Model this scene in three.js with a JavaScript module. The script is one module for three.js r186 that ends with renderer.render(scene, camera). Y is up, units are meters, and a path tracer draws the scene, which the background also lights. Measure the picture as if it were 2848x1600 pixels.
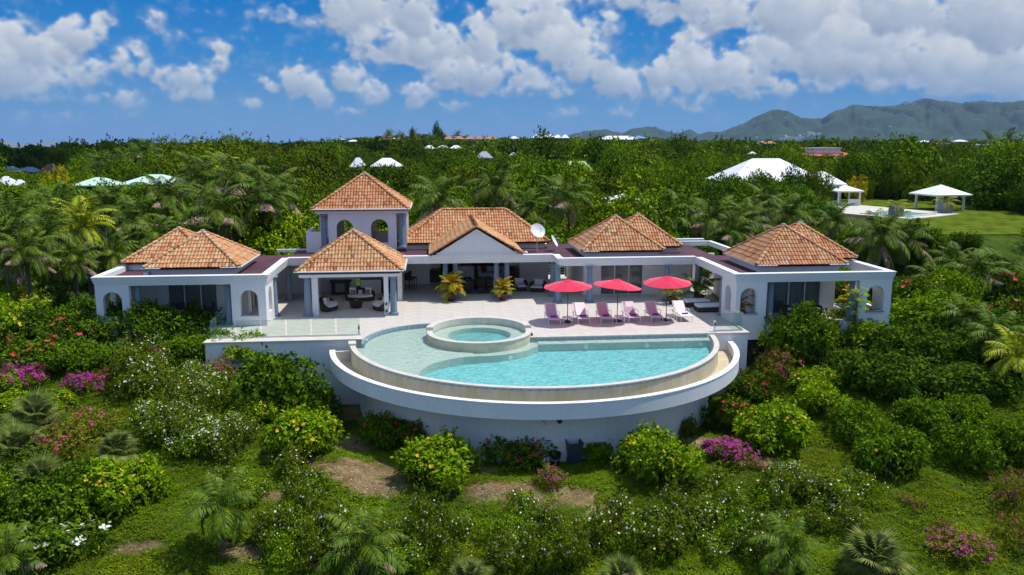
import * as THREE from 'three';
import { mergeGeometries } from 'three/addons/utils/BufferGeometryUtils.js';
import { createNoise2D, createNoise3D } from 'simplex-noise';

// ---------------------------------------------------------------- random numbers and noise (seeded)
function rng(seed) { let a = seed >>> 0; return () => { a = (a + 0x6D2B79F5) >>> 0; let t = a; t = Math.imul(t ^ (t >>> 15), t | 1); t ^= t + Math.imul(t ^ (t >>> 7), t | 61); return ((t ^ (t >>> 14)) >>> 0) / 4294967296; }; }
const n2 = createNoise2D(rng(11)), n3 = createNoise3D(rng(12)), n2b = createNoise2D(rng(13));
const { clamp, lerp, smoothstep } = THREE.MathUtils;
const R = (d) => d * Math.PI / 180;
function fbm(x, y, oct = 4, f = n2) { let s = 0, a = .5; for (let i = 0; i < oct; i++) { s += a * f(x, y); x = x * 2.03 + 17.1; y = y * 2.03 - 9.7; a *= .5; } return s; }

// ---------------------------------------------------------------- renderer, camera
const renderer = new THREE.WebGLRenderer({ antialias: true });
renderer.toneMapping = THREE.LinearToneMapping;
const EXPOSURE = 1.2;
renderer.toneMappingExposure = EXPOSURE;
renderer.shadowMap.enabled = true;
const scene = new THREE.Scene();
const CAM_H = 10.5, FOCAL = 2250, PITCH = Math.atan(403 / FOCAL), YAW = Math.atan(225 / FOCAL * Math.cos(PITCH));   // focal length in pixels of the 2848-pixel photograph
const camera = new THREE.PerspectiveCamera(2 * Math.atan(800 / FOCAL) * 180 / Math.PI, 1024 / 575, 0.5, 60000);
camera.position.set(0, CAM_H, 0);
camera.lookAt(Math.sin(YAW) * Math.cos(PITCH), CAM_H - Math.sin(PITCH), -Math.cos(YAW) * Math.cos(PITCH));
// a pixel of the photograph gives a direction; the terrain or a depth gives the distance
const FW = new THREE.Vector3(Math.sin(YAW) * Math.cos(PITCH), -Math.sin(PITCH), -Math.cos(YAW) * Math.cos(PITCH));
const RT = new THREE.Vector3(Math.cos(YAW), 0, Math.sin(YAW)), UPV = new THREE.Vector3().crossVectors(RT, FW);
const dirOf = (x, y) => FW.clone().addScaledVector(RT, (x - 1424) / FOCAL).addScaledVector(UPV, -(y - 800) / FOCAL);
const atZ = (x, y, z) => { const d = dirOf(x, y); return d.multiplyScalar(z / d.z).add(camera.position); };

// ---------------------------------------------------------------- sky: air and cumulus clouds
const SUN_DIR = new THREE.Vector3(.46, 1, -.08).normalize();
function makeSky() {
  const W = 4096, H = 2048, data = new Float32Array(W * H * 4);
  // cumulus masses: [x, y, half width, half height, strength] in pixels of a 2576-wide view of the photograph, turned into azimuth and elevation
  const A = (x) => Math.atan((x - 1288) / 2070), E = (y) => Math.atan((359 - y) / 2070);
  const blobs = [
    [905, 35, 70, 75, 1], [960, 110, 95, 60, 1], [1045, 40, 60, 60, .75], [1080, 125, 85, 50, .8], [1060, 150, 110, 22, .9],
    [1300, 60, 105, 65, 1], [1390, 110, 75, 60, .9], [1200, 120, 90, 50, .9], [1230, 190, 120, 45, .95], [1130, 190, 70, 40, .8], [1460, 160, 70, 55, .8], [1300, 225, 150, 28, .85],
    [1500, 80, 60, 30, .6], [1420, 5, 190, 32, .8], [1680, 8, 150, 45, 1], [1780, 50, 75, 55, .9], [1650, 50, 40, 28, .7], [1860, 60, 40, 40, .5],
    [1730, 140, 45, 50, 1], [1760, 190, 90, 55, 1], [1600, 220, 90, 38, .9], [1660, 195, 40, 36, 1], [1540, 205, 50, 40, .9], [1840, 200, 70, 45, .8], [1700, 255, 130, 18, .6],
    [1990, 60, 90, 70, 1], [1960, 150, 90, 55, .9], [2080, 140, 110, 80, 1], [2200, 70, 90, 70, .9], [2260, 170, 120, 60, 1], [2350, 90, 80, 60, .7], [2420, 200, 140, 60, 1], [2500, 90, 110, 80, 1], [2560, 200, 120, 70, 1], [2150, 215, 210, 32, .9], [2480, 20, 140, 40, .8],
    [1955, 235, 40, 18, .6], [1880, 250, 25, 14, .6], [2060, 20, 60, 40, .7],
    [70, 150, 60, 50, .7], [20, 190, 70, 70, .65], [130, 185, 45, 35, .85], [220, 130, 55, 35, .95], [180, 160, 40, 25, .7], [90, 225, 150, 30, .7], [285, 95, 24, 14, .8], [355, 175, 32, 42, .75], [240, 210, 110, 34, .6], [330, 262, 40, 20, .6], [200, 265, 120, 9, .7], [60, 240, 90, 40, .55],
    [440, 215, 40, 26, .8], [500, 215, 42, 34, .7], [475, 248, 60, 16, .95], [570, 145, 20, 22, .8], [565, 180, 20, 16, .55], [760, 215, 45, 38, .95], [810, 240, 35, 34, .8], [890, 205, 42, 34, .95], [935, 240, 45, 30, .75], [1060, 240, 45, 24, .8], [1050, 262, 24, 14, .7], [690, 232, 12, 8, .6], [667, 213, 9, 6, .6], [635, 268, 25, 12, .55],
    [700, 62, 60, 16, .45], [770, 75, 60, 12, .35], [240, 15, 40, 26, .35], [415, 85, 22, 22, .35], [470, 120, 60, 14, .22], [1150, 270, 40, 10, .5], [1430, 285, 40, 12, .5], [1560, 290, 36, 12, .5], [1740, 280, 26, 8, .6], [880, 285, 40, 8, .4], [300, 300, 130, 8, .25], [60, 305, 120, 10, .25],
  ].map(([x, y, w, h, s]) => [A(x), E(y), w * (x > 800 && w > 50 ? 1.08 : 1) / 2070, h * (x > 800 && w > 50 ? 1.08 : 1) / 2070, s]);
  const lin = (r, g, b) => [r, g, b].map((v) => { v /= 255; return v <= .04045 ? v / 12.92 : ((v + .055) / 1.055) ** 2.4; });
  const stops = [[0, lin(116, 164, 206)], [.045, lin(96, 153, 204)], [.10, lin(52, 135, 204)], [.17, lin(6, 117, 196)], [.35, lin(30, 122, 204)], [.9, lin(84, 152, 224)], [1.6, lin(112, 172, 234)]];
  const air = (el, o) => { let i = 0; while (i < stops.length - 2 && el > stops[i + 1][0]) i++; const t = clamp((el - stops[i][0]) / (stops[i + 1][0] - stops[i][0]), 0, 1); for (let c = 0; c < 3; c++) o[c] = lerp(stops[i][1][c], stops[i + 1][1][c], t); };
  const bright = lin(236, 238, 240), grey = lin(184, 196, 212), belly = lin(152, 168, 192);
  // the photographed part of the sky: every cumulus mass is heaped up from many round puffs, and the heap is lit by the sun
  const K = W / (2 * Math.PI), GW = Math.ceil(1.6 * K), GH = Math.ceil(.26 * K), height = new Float32Array(GW * GH), cover = new Float32Array(GW * GH), low = new Float32Array(GW * GH);
  const rnd = rng(5);
  const puff = (ca, ce, r, z, str, foot) => {
    const x0 = Math.max(0, Math.floor((ca + .8 - r) * K)), x1 = Math.min(GW - 1, Math.ceil((ca + .8 + r) * K)), y0 = Math.max(0, Math.floor((ce - r) * K)), y1 = Math.min(GH - 1, Math.ceil((ce + r) * K));
    for (let y = y0; y <= y1; y++) for (let x = x0; x <= x1; x++) {
      const dx = (x / K - .8 - ca) / r, dy = (y / K - ce) / r, q = dx * dx + dy * dy;
      if (q >= 1) continue;
      const i = y * GW + x, h = z + r * Math.sqrt(1 - q);
      if (h > height[i]) { height[i] = h; low[i] = foot; }
      cover[i] = cover[i] + (1 - cover[i]) * str * (1 - q) * .62;
    }
  };
  for (const [ca, ce, w, h, s] of blobs) {
    const n = Math.round(16 + 26 * Math.min(3, w * h * 700)), size = Math.min(w, h);
    for (let i = 0; i < n; i++) {
      const a = rnd() * 6.283, d = Math.sqrt(rnd()) * .92, x = Math.cos(a) * d, y = Math.sin(a) * d * (Math.sin(a) < 0 ? .8 : 1), r = size * (.20 + .6 * rnd() * rnd()) * (1.15 - .5 * d) + .003;
      puff(ca + x * w, ce + y * h, r, size * (1 - d) * .55 + rnd() * size * .25, s * (.5 + .6 * rnd()), clamp(.5 + .5 * y, 0, 1));
    }
    for (let i = 0; i < n * 1.6; i++) { const a = rnd() * 6.283, d = .72 + .38 * rnd(), r = (.0022 + .005 * rnd()) * (.6 + size * 12); puff(ca + Math.cos(a) * d * w, ce + Math.sin(a) * d * h * (Math.sin(a) < 0 ? .75 : 1), r, size * .2 * rnd(), s * (.3 + .4 * rnd()), clamp(.5 + .5 * Math.sin(a), 0, 1)); }
  }
  const blur = (f, n) => { for (let k = 0; k < n; k++) { const g = f.slice(); for (let y = 1; y < GH - 1; y++) for (let x = 1; x < GW - 1; x++) { const i = y * GW + x; f[i] = (g[i] * 4 + (g[i - 1] + g[i + 1] + g[i - GW] + g[i + GW]) * 2 + g[i - GW - 1] + g[i - GW + 1] + g[i + GW - 1] + g[i + GW + 1]) / 16; } } };
  blur(height, 3); blur(cover, 3); blur(low, 8);
  const grid = (f, x, y) => { x = clamp(x, 0, GW - 1.01); y = clamp(y, 0, GH - 1.01); const i = Math.floor(x), j = Math.floor(y), u = x - i, v = y - j, o = j * GW + i; return lerp(lerp(f[o], f[o + 1], u), lerp(f[o + GW], f[o + GW + 1], u), v); };
  const o = [0, 0, 0];
  for (let r = 0; r < H; r++) {
    const el = ((r + .5) / H - .5) * Math.PI;
    for (let c = 0; c < W; c++) {
      let az = ((c + .5) / W - .5) * 2 * Math.PI + Math.PI / 2 - YAW;          // azimuth from the camera's heading, to the right
      az = Math.atan2(Math.sin(az), Math.cos(az));
      air(Math.max(0, el), o);
      if (el > 0.004) {
        const edge = smoothstep(Math.max(Math.abs(az) / .68, el / .215), .86, 1.08);   // 0 in the photographed part of the sky, 1 in the rest
        let a = 0, l = .5;
        if (edge < 1) {
          const f1 = fbm(az * 55, el * 70, 6), f2 = fbm(az * 24 + 9, el * 30, 3, n2b);
          const x = (az + .8 + .004 * f1 + .004 * f2) * K, y = (el + .004 * f2 - .003 * f1) * K, cv = grid(cover, x, y) + .40 * f1 + .18 * f2;
          a = smoothstep(cv, .04, .76) * .97;
          const wisp = smoothstep(grid(cover, x, y) + .5 * f2, .0, .55) * .42; a = Math.max(a, wisp);
          if (a > 0) {
            const e = 1.6, gx = (grid(height, x + e, y) - grid(height, x - e, y)) / (2 * e / K), gy = (grid(height, x, y + e) - grid(height, x, y - e)) / (2 * e / K), nz = 1 / Math.sqrt(1 + gx * gx + gy * gy);
            l = clamp(.30 + .42 * ((-gx * .4 - gy * .85) * nz * .8 + .3 * nz) + .34 * (grid(low, x, y) - .35) + .22 * f1 - .12 * f2 - .16 * smoothstep(cv, .7, 1.2), 0, 1);
          }
        }
        if (edge > 0) {
          const k = .9 / (.16 + Math.max(0, Math.sin(el))), X = Math.cos(az) * k, Y = Math.sin(az) * k, far = smoothstep(fbm(X * 1.25 + 4, Y * 1.25 - 2, 3) + .10 * n2(X * 6, Y * 6), -.06, .28) * .95 * smoothstep(el, .01, .1);
          a = lerp(a, far, edge); l = lerp(l, .82, edge);
        }
        const hz = .5 * (1 - smoothstep(el, .01, .10));
        for (let k = 0; k < 3; k++) { let cl = l < .4 ? lerp(belly[k], grey[k], l / .4) : lerp(grey[k], bright[k], (l - .4) / .6); cl = lerp(cl, o[k], hz); o[k] = lerp(o[k], cl, a); }
      }
      const i = (r * W + c) * 4; data[i] = o[0] / EXPOSURE; data[i + 1] = o[1] / EXPOSURE; data[i + 2] = o[2] / EXPOSURE; data[i + 3] = 1;
    }
  }
  const t = new THREE.DataTexture(data, W, H, THREE.RGBAFormat, THREE.FloatType);
  t.mapping = THREE.EquirectangularReflectionMapping; t.magFilter = t.minFilter = THREE.LinearFilter; t.wrapS = THREE.RepeatWrapping; t.needsUpdate = true;
  return t;
}
const skyTexture = makeSky();
scene.background = skyTexture; scene.environment = skyTexture;

// ---------------------------------------------------------------- sun
const sun = new THREE.DirectionalLight(new THREE.Color().setRGB(1, .97, .92), 3.75);
sun.position.copy(SUN_DIR).multiplyScalar(150).add(new THREE.Vector3(3, 0, -48)); sun.target.position.set(3, 0, -48);
sun.castShadow = true; sun.shadow.mapSize.set(4096, 4096);
Object.assign(sun.shadow.camera, { left: -70, right: 70, top: 70, bottom: -70, near: 1, far: 400 });
scene.add(sun, sun.target);

// ---------------------------------------------------------------- naming and building helpers
const taken = {};
const numbered = (n) => { const k = taken[n] = (taken[n] ?? -1) + 1; return k ? n + '_' + String(k).padStart(3, '0') : n; };
function tag(o, label, category, group, kind) { o.userData.label = label; o.userData.category = category; if (group) o.userData.group = group; if (kind) o.userData.kind = kind; return o; }
function thing(name, label, category, [x, y, z] = [0, 0, 0], turn = 0, group) {
  const o = new THREE.Group(); o.name = numbered(name); o.position.set(x, y, z); o.rotation.y = turn; scene.add(o);
  return tag(o, label, category, group);
}
function mesh(name, geo, m, parent, label) {
  const o = new THREE.Mesh(geo, m); o.name = name; o.castShadow = o.receiveShadow = true; if (label) o.userData.label = label;
  parent.add(o); return o;
}
// a part whose geometry is given in world metres, hung under a thing that is moved but not turned
function wpart(name, geos, m, th, label) {
  const g = Array.isArray(geos) ? merge(geos) : geos, p = new THREE.Vector3(); th.getWorldPosition(p);
  g.translate(-p.x, -p.y, -p.z); return mesh(name, g, m, th, label);
}
function structure(name, geos, m, label) { const o = mesh(name, Array.isArray(geos) ? merge(geos) : geos, m, scene, label); o.userData.kind = 'structure'; return o; }
function copyOf(src, pos, turn, label, scale) {
  const c = src.clone(); c.name = numbered(src.name.replace(/_\d{3}$/, '')); c.userData = { ...src.userData }; if (label) c.userData.label = label;
  c.position.set(...pos); c.rotation.y = turn ?? 0; if (scale) c.scale.set(...(Array.isArray(scale) ? scale : [scale, scale, scale])); scene.add(c); return c;
}
function merge(list) {
  const a = list.map((g) => { g = g.index ? g.toNonIndexed() : g; for (const k of Object.keys(g.attributes)) if (!['position', 'normal', 'uv'].includes(k)) g.deleteAttribute(k); return g; });
  return a.length === 1 ? a[0] : mergeGeometries(a, false);
}
// a box from corner to corner with uv in metres
function B(x0, x1, y0, y1, z0, z1) {
  const w = x1 - x0, h = y1 - y0, d = z1 - z0, g = new THREE.BoxGeometry(w, h, d), uv = g.attributes.uv, S = [[d, h], [d, h], [w, d], [w, d], [w, h], [w, h]];
  for (let i = 0; i < uv.count; i++) { const s = S[i >> 2]; uv.setXY(i, uv.getX(i) * s[0] + x0 + z0, uv.getY(i) * s[1] + y0); }
  return g.translate((x0 + x1) / 2, (y0 + y1) / 2, (z0 + z1) / 2);
}
// a box with chamfered upright and level edges
function CB(x0, x1, y0, y1, z0, z1, c = .02) {
  const s = new THREE.Shape(); const w = (x1 - x0) / 2 - c, h = (y1 - y0) / 2 - c;
  s.moveTo(-w, -h); s.lineTo(w, -h); s.lineTo(w, h); s.lineTo(-w, h); s.closePath();
  return new THREE.ExtrudeGeometry(s, { depth: z1 - z0 - 2 * c, bevelEnabled: true, bevelThickness: c, bevelSize: c, bevelSegments: 1 }).translate((x0 + x1) / 2, (y0 + y1) / 2, z0 + c);
}
// an upright wall in x and y with arched openings, from z0 to z1
function archWall(x0, x1, y0, y1, z0, z1, holes) {
  const s = new THREE.Shape(); s.moveTo(x0, y0); s.lineTo(x1, y0); s.lineTo(x1, y1); s.lineTo(x0, y1); s.closePath();
  for (const [cx, w, b, t] of holes) { const p = new THREE.Path(), r = w / 2; p.moveTo(cx - r, b); p.lineTo(cx - r, t - r); p.absarc(cx, t - r, r, Math.PI, 0, true); p.lineTo(cx + r, b); p.closePath(); s.holes.push(p); }
  return new THREE.ExtrudeGeometry(s, { depth: z1 - z0, bevelEnabled: false, curveSegments: 14 }).translate(0, 0, z0);
}
// the same wall standing along z: a from z0 to z1, thickness from x0 to x1
const archWallZ = (za, zb, y0, y1, x0, x1, holes) => archWall(-zb, -za, y0, y1, 0, x1 - x0, holes.map(([c, ...r]) => [-c, ...r])).rotateY(Math.PI / 2).translate(x0, 0, 0);
function tube(pts, r, seg = 8, n = 24) { return new THREE.TubeGeometry(new THREE.CatmullRomCurve3(pts.map((p) => new THREE.Vector3(...p))), n, r, seg); }
function rod(a, b, r0, r1 = r0, seg = 7) {
  const A = new THREE.Vector3(...a), D = new THREE.Vector3(...b).sub(A), l = D.length();
  return new THREE.CylinderGeometry(r1, r0, l, seg, 1).translate(0, l / 2, 0).applyQuaternion(new THREE.Quaternion().setFromUnitVectors(new THREE.Vector3(0, 1, 0), D.normalize())).translate(...a);
}
const lathe = (pts, seg = 28) => new THREE.LatheGeometry(pts.map(([x, y]) => new THREE.Vector2(x, y)), seg);
// a lathe with a sharp profile
const turned = (pts, seg = 28) => { const g = []; for (let i = 0; i + 1 < pts.length; i++) g.push(lathe([pts[i], pts[i + 1]], seg)); return merge(g); };

// ---------------------------------------------------------------- procedural textures (tiling)
function tnoise(u, v, f, seed) {
  const x = u * f, y = v * f, i = Math.floor(x), j = Math.floor(y), a = x - i, b = y - j, s = a * a * (3 - 2 * a), t = b * b * (3 - 2 * b);
  const h = (p, q) => { let n = Math.imul(((p % f) + f) % f, 374761393) + Math.imul(((q % f) + f) % f, 668265263) + Math.imul(seed, 1442695041); n = Math.imul(n ^ (n >>> 13), 1274126177); return ((n ^ (n >>> 16)) >>> 0) / 4294967296; };
  return lerp(lerp(h(i, j), h(i + 1, j), s), lerp(h(i, j + 1), h(i + 1, j + 1), s), t);
}
const tfbm = (u, v, f, seed, oct = 4) => { let s = 0, a = .5, n = 0; for (let i = 0; i < oct; i++) { s += a * tnoise(u, v, f, seed + i); n += a; f *= 2; a *= .5; } return s / n; };
function tex(size, metres, fn, srgb = true) {
  const d = new Uint8Array(size * size * 4);
  for (let y = 0; y < size; y++) for (let x = 0; x < size; x++) { const c = fn((x + .5) / size, (y + .5) / size), i = (y * size + x) * 4; for (let k = 0; k < 3; k++) d[i + k] = clamp((Array.isArray(c) ? c[k] : c) * 255, 0, 255); d[i + 3] = 255; }
  const t = new THREE.DataTexture(d, size, size); t.wrapS = t.wrapT = THREE.RepeatWrapping; t.magFilter = THREE.LinearFilter; t.minFilter = THREE.LinearMipmapLinearFilter; t.generateMipmaps = true;
  if (srgb) t.colorSpace = THREE.SRGBColorSpace; t.repeat.set(1 / metres, 1 / metres); t.needsUpdate = true; return t;
}
const mulc = (c, k) => c.map((v) => v * k);
const T = {
  stucco: tex(512, 6, (u, v) => { const a = .94 + .06 * tfbm(u, v, 3, 1, 5) - .03 * tnoise(u, v, 128, 9); const st = smoothstep(tfbm(u, v * .25, 24, 4, 3),   .62, .8) * .018; return [a - st, a - st, a - st * 1.3]; }),
  stuccoBump: tex(256, .8, (u, v) => tfbm(u, v, 32, 7, 3), false),
  stone: tex(512, 1.6, (u, v) => { const a = .92 + .10 * (tfbm(u, v, 6, 21, 5) - .5) + .05 * (tnoise(u, v, 120, 3) - .5); return [a, a * .99, a * .975]; }),
  clay: tex(256, .6, (u, v) => { const a = .90 + .30 * (tfbm(u, v, 5, 31, 4) - .4), l = smoothstep(tfbm(u, v, 12, 37, 3), .64, .78); return [lerp(a, .42, l * .7), lerp(a * .98, .40, l * .7), lerp(a * .95, .37, l * .7)]; }),
  membrane: tex(512, 7, (u, v) => { const a = .86 + .28 * (tfbm(u, v, 4, 41, 5) - .5), d = smoothstep(tfbm(u, v, 3, 43, 4), .58, .75) * .16; return [a + d, a + d * .9, a + d * .8]; }),
  trough: tex(512, 4, (u, v) => { const s = tfbm(u, v * .12 + .3, 26, 51, 4), b = tfbm(u, v, 5, 53, 4), g = smoothstep(tfbm(u, v * .3, 9, 57, 3), .5, .72); let c = [.90, .865, .775]; const k = .94 + .10 * (b - .5) + .10 * (s - .5); c = mulc(c, k); return [c[0] - .03 * g, c[1] - .03 * g, c[2] - .08 * g]; }),
  pebbleRippleLight: tex(512, 2.2, (u, v) => { const a = .92 + .42 * (tfbm(u, v, 14, 61, 4) - .5) + .26 * (tnoise(u, v, 90, 67) - .5); return [a, a, a]; }),  // pebble plaster grain; its mottling also paints in light rippling through the water
  ripple: tex(512, 2.6, (u, v) => .5 * tfbm(u, v, 10, 71, 3) + .5 * Math.abs(2 * tfbm(u + .3, v, 16, 73, 3) - 1), false),
  mosaic: tex(256, .4, (u, v) => { const n = 10, i = Math.floor(u * n), j = Math.floor(v * n), e = Math.min(u * n - i, v * n - j); const a = .55 + .5 * tnoise((i + .5) / n, (j + .5) / n, 10, 83); return e < .1 ? [.72, .74, .72] : [a * .70, a * .80, a * .88]; }),
  earth: tex(512, 5, (u, v) => { const a = .74 + .5 * (tfbm(u, v, 6, 91, 5) - .5) + .3 * (tnoise(u, v, 130, 97) - .5); return [a, a, a * .97]; }),
  wicker: tex(256, .3, (u, v) => { const n = 12, i = Math.floor(u * n), j = Math.floor(v * n), x = u * n - i, y = v * n - j; const o = (i + j) & 1 ? Math.sin(x * Math.PI) : Math.sin(y * Math.PI); return .25 + .75 * o; }, false),
  cloth: tex(256, .12, (u, v) => .5 + .25 * Math.sin(u * 6.283 * 16) + .25 * Math.sin(v * 6.283 * 16), false),
  bark: tex(256, 1, (u, v) => { const a = .8 + .5 * (tfbm(u, v * .4, 18, 101, 4) - .5) - .14 * (Math.sin(v * 6.283 * 8) > .8 ? 1 : 0); return [a, a * .97, a * .93]; }),
  lava: tex(256, 2, (u, v) => { const a = .7 + .8 * (tfbm(u, v, 8, 111, 4) - .5); return [a, a, a]; }),
  hill: tex(512, 900, (u, v) => { const a = .78 + .7 * (tfbm(u, v, 8, 121, 6) - .5); return [a * 1.02, a, a * .92]; }),
};
const lc = (r, g, b) => new THREE.Color().setRGB(r, g, b);
const std = (color, roughness, o = {}) => new THREE.MeshStandardMaterial({ color, roughness, metalness: 0, side: THREE.DoubleSide, ...o });
const phys = (color, roughness, o = {}) => new THREE.MeshPhysicalMaterial({ color, roughness, metalness: 0, side: THREE.DoubleSide, ...o });
const M = {
  grout: std(lc(.55, .50, .45), .9),
  white: std(lc(.85, .84, .83), .85, { map: T.stucco, bumpMap: T.stuccoBump, bumpScale: .003 }),
  trim: std(lc(.85, .84, .825), .7, { map: T.stucco }),
  column: std(lc(.215, .30, .40), .7, { map: T.stone }),
  deck: [[.665, .612, .555], [.67, .617, .56], [.66, .606, .55], [.667, .612, .557]].map((c) => std(lc(...c), .75, { map: T.stone })),
  coping: std(lc(.70, .655, .58), .8, { map: T.stone }),
  membrane: std(lc(.105, .030, .045), .75, { map: T.membrane }),
  clayUnder: std(lc(.34, .17, .09), .95, { map: T.clay }),
  gutter: std(lc(.62, .60, .57), .5),
  glass: phys(lc(.93, .97, .95), 0.0, { transmission: 1, thickness: 0, ior: 1.5 }),
  greenGlass: phys(lc(.76, .88, .83), 0.0, { transmission: 1, thickness: 0, ior: 1.5 }),
  doorGlass: phys(lc(.72, .75, .75), 0.0, { transmission: 1, thickness: 0, ior: 1.5 }),
  alu: std(lc(.75, .75, .74), .4),
  steel: std(lc(.62, .63, .64), .3, { metalness: 1 }),
  whiteMetal: std(lc(.80, .80, .80), .4),
  darkMetal: std(lc(.05, .042, .038), .45),
  wicker: std(lc(.045, .032, .026), .6, { bumpMap: T.wicker, bumpScale: .01 }),
  cushion: std(lc(.74, .73, .72), .95, { bumpMap: T.cloth, bumpScale: .002 }),
  greyCushion: std(lc(.22, .21, .22), .95, { bumpMap: T.cloth, bumpScale: .002 }),
  beigeCushion: std(lc(.55, .50, .43), .95, { bumpMap: T.cloth, bumpScale: .002 }),
  sling: phys(lc(.55, .40, .49), .95, { transmission: .2, thickness: 0, bumpMap: T.cloth, bumpScale: .001 }),
  towelWhite: std(lc(.80, .79, .80), .98), towelPurple: std(lc(.17, .07, .36), .98),
  parasol: phys(lc(.80, .012, .07), .95, { transmission: .28, thickness: 0 }),
  curtain: phys(lc(.55, .54, .53), .98, { transmission: .35, thickness: 0 }), curtainDark: null,
  wood: std(lc(.07, .04, .026), .6, { map: T.bark }), pot: std(lc(.14, .055, .035), .8, { map: T.clay }),
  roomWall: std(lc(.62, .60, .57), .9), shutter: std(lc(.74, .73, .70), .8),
  trough: std(lc(.80, .79, .74), .85, { map: T.trough }), troughFloor: std(lc(.76, .70, .59), .85, { map: T.trough }),
  poolDeep: std(lc(.20, .60, .575), .8, { map: T.pebbleRippleLight }), poolShelf: std(lc(.60, .645, .55), .8, { map: T.stone }), poolWall: std(lc(.60, .66, .58), .8, { map: T.pebbleRippleLight }), mosaic: std(lc(.8, .86, .85), .3, { map: T.mosaic }),  // poolDeep paints the turquoise of light through deep water into the floor
  water: phys(lc(.88, .975, .97), .03, { transmission: 1, thickness: 0, ior: 1.33, bumpMap: T.ripple, bumpScale: .05 }),
  lava: std(lc(.035, .034, .036), .95, { map: T.lava }),
  plastic: std(lc(.012, .013, .015), .5), plasticBlue: std(lc(.018, .035, .05), .5),
  concrete: std(lc(.36, .35, .33), .9, { map: T.stone }),
  bark: std(lc(.17, .14, .115), .95, { map: T.bark }), palmTrunk: std(lc(.21, .17, .135), .95, { map: T.bark }),
};
M.curtainDark = M.curtain; M.water.name = 'water';

// ---------------------------------------------------------------- terrain
const sstep = (x, a, b) => smoothstep(x, a, b);
function terrainY(x, z) {
  let y;
  if (z > -46) y = -.9 - .2 * (z + 46); else if (z > -62) y = -.9; else { const d = -62 - z; y = -.9 + .028 * Math.min(d, 110) + .0085 * Math.max(0, Math.min(d - 110, 420)); }
  const r = Math.hypot(x, z), az = Math.atan2(x, -z);
  y += sstep(r, 240, 560) * (4.6 * Math.exp(-(((az + .03) / .2) ** 2)) - 5.2 * sstep(-az, .14, .42) + .6 * sstep(az, .2, .5));   // the ridge is highest in the middle
  const side = sstep(x, 30, 44) * sstep(-z, 60, 70) * (1 - sstep(-z, 118, 150)) * (1 - sstep(x, 76, 100));
  y = lerp(y, 2.1, side);
  { const q = Math.hypot(x - 5.53, z + 43.95); if (q < 16) y = Math.min(y, lerp(-3.7, y, sstep(q, 11.4, 15.2))); }   // the pool stands in a cut in the slope
  if (z < -64) y += (1 - side) * .5 * n2(x * .03, z * .03) * sstep(-z, 64, 80);
  if (z > -44) y += .14 * n2(x * .22, z * .22) * sstep(z, -42, -36);
  y = lerp(y, -52, sstep(r, 640, 900));
  return y;
}
function onGround(sx, sy, lift = 0) {     // the point of the terrain that a pixel of the photograph looks at
  const d = dirOf(sx, sy).normalize(); let t = 12;
  for (let i = 0; i < 4000; i++) { const x = d.x * t, z = d.z * t, y = CAM_H + d.y * t; if (y <= terrainY(x, z) + lift) break; t += .02 + t * .002; }
  return new THREE.Vector3(d.x * t, terrainY(d.x * t, d.z * t), d.z * t);
}
const DS = 1.10559;                       // pixels of the photograph per pixel of the 2576-wide view that the lists below were read from
const gD = (x, y) => onGround(x * DS, y * DS);
const lin255 = (r, g, b) => [r, g, b].map((v) => { v /= 255; return v <= .04045 ? v / 12.92 : ((v + .055) / 1.055) ** 2.4; });
const brownField = (x, z) => Math.hypot((x + 117) / 62, (z + 361) / 26) < 1 - .25 * n2(x * .05, z * .05);
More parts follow.
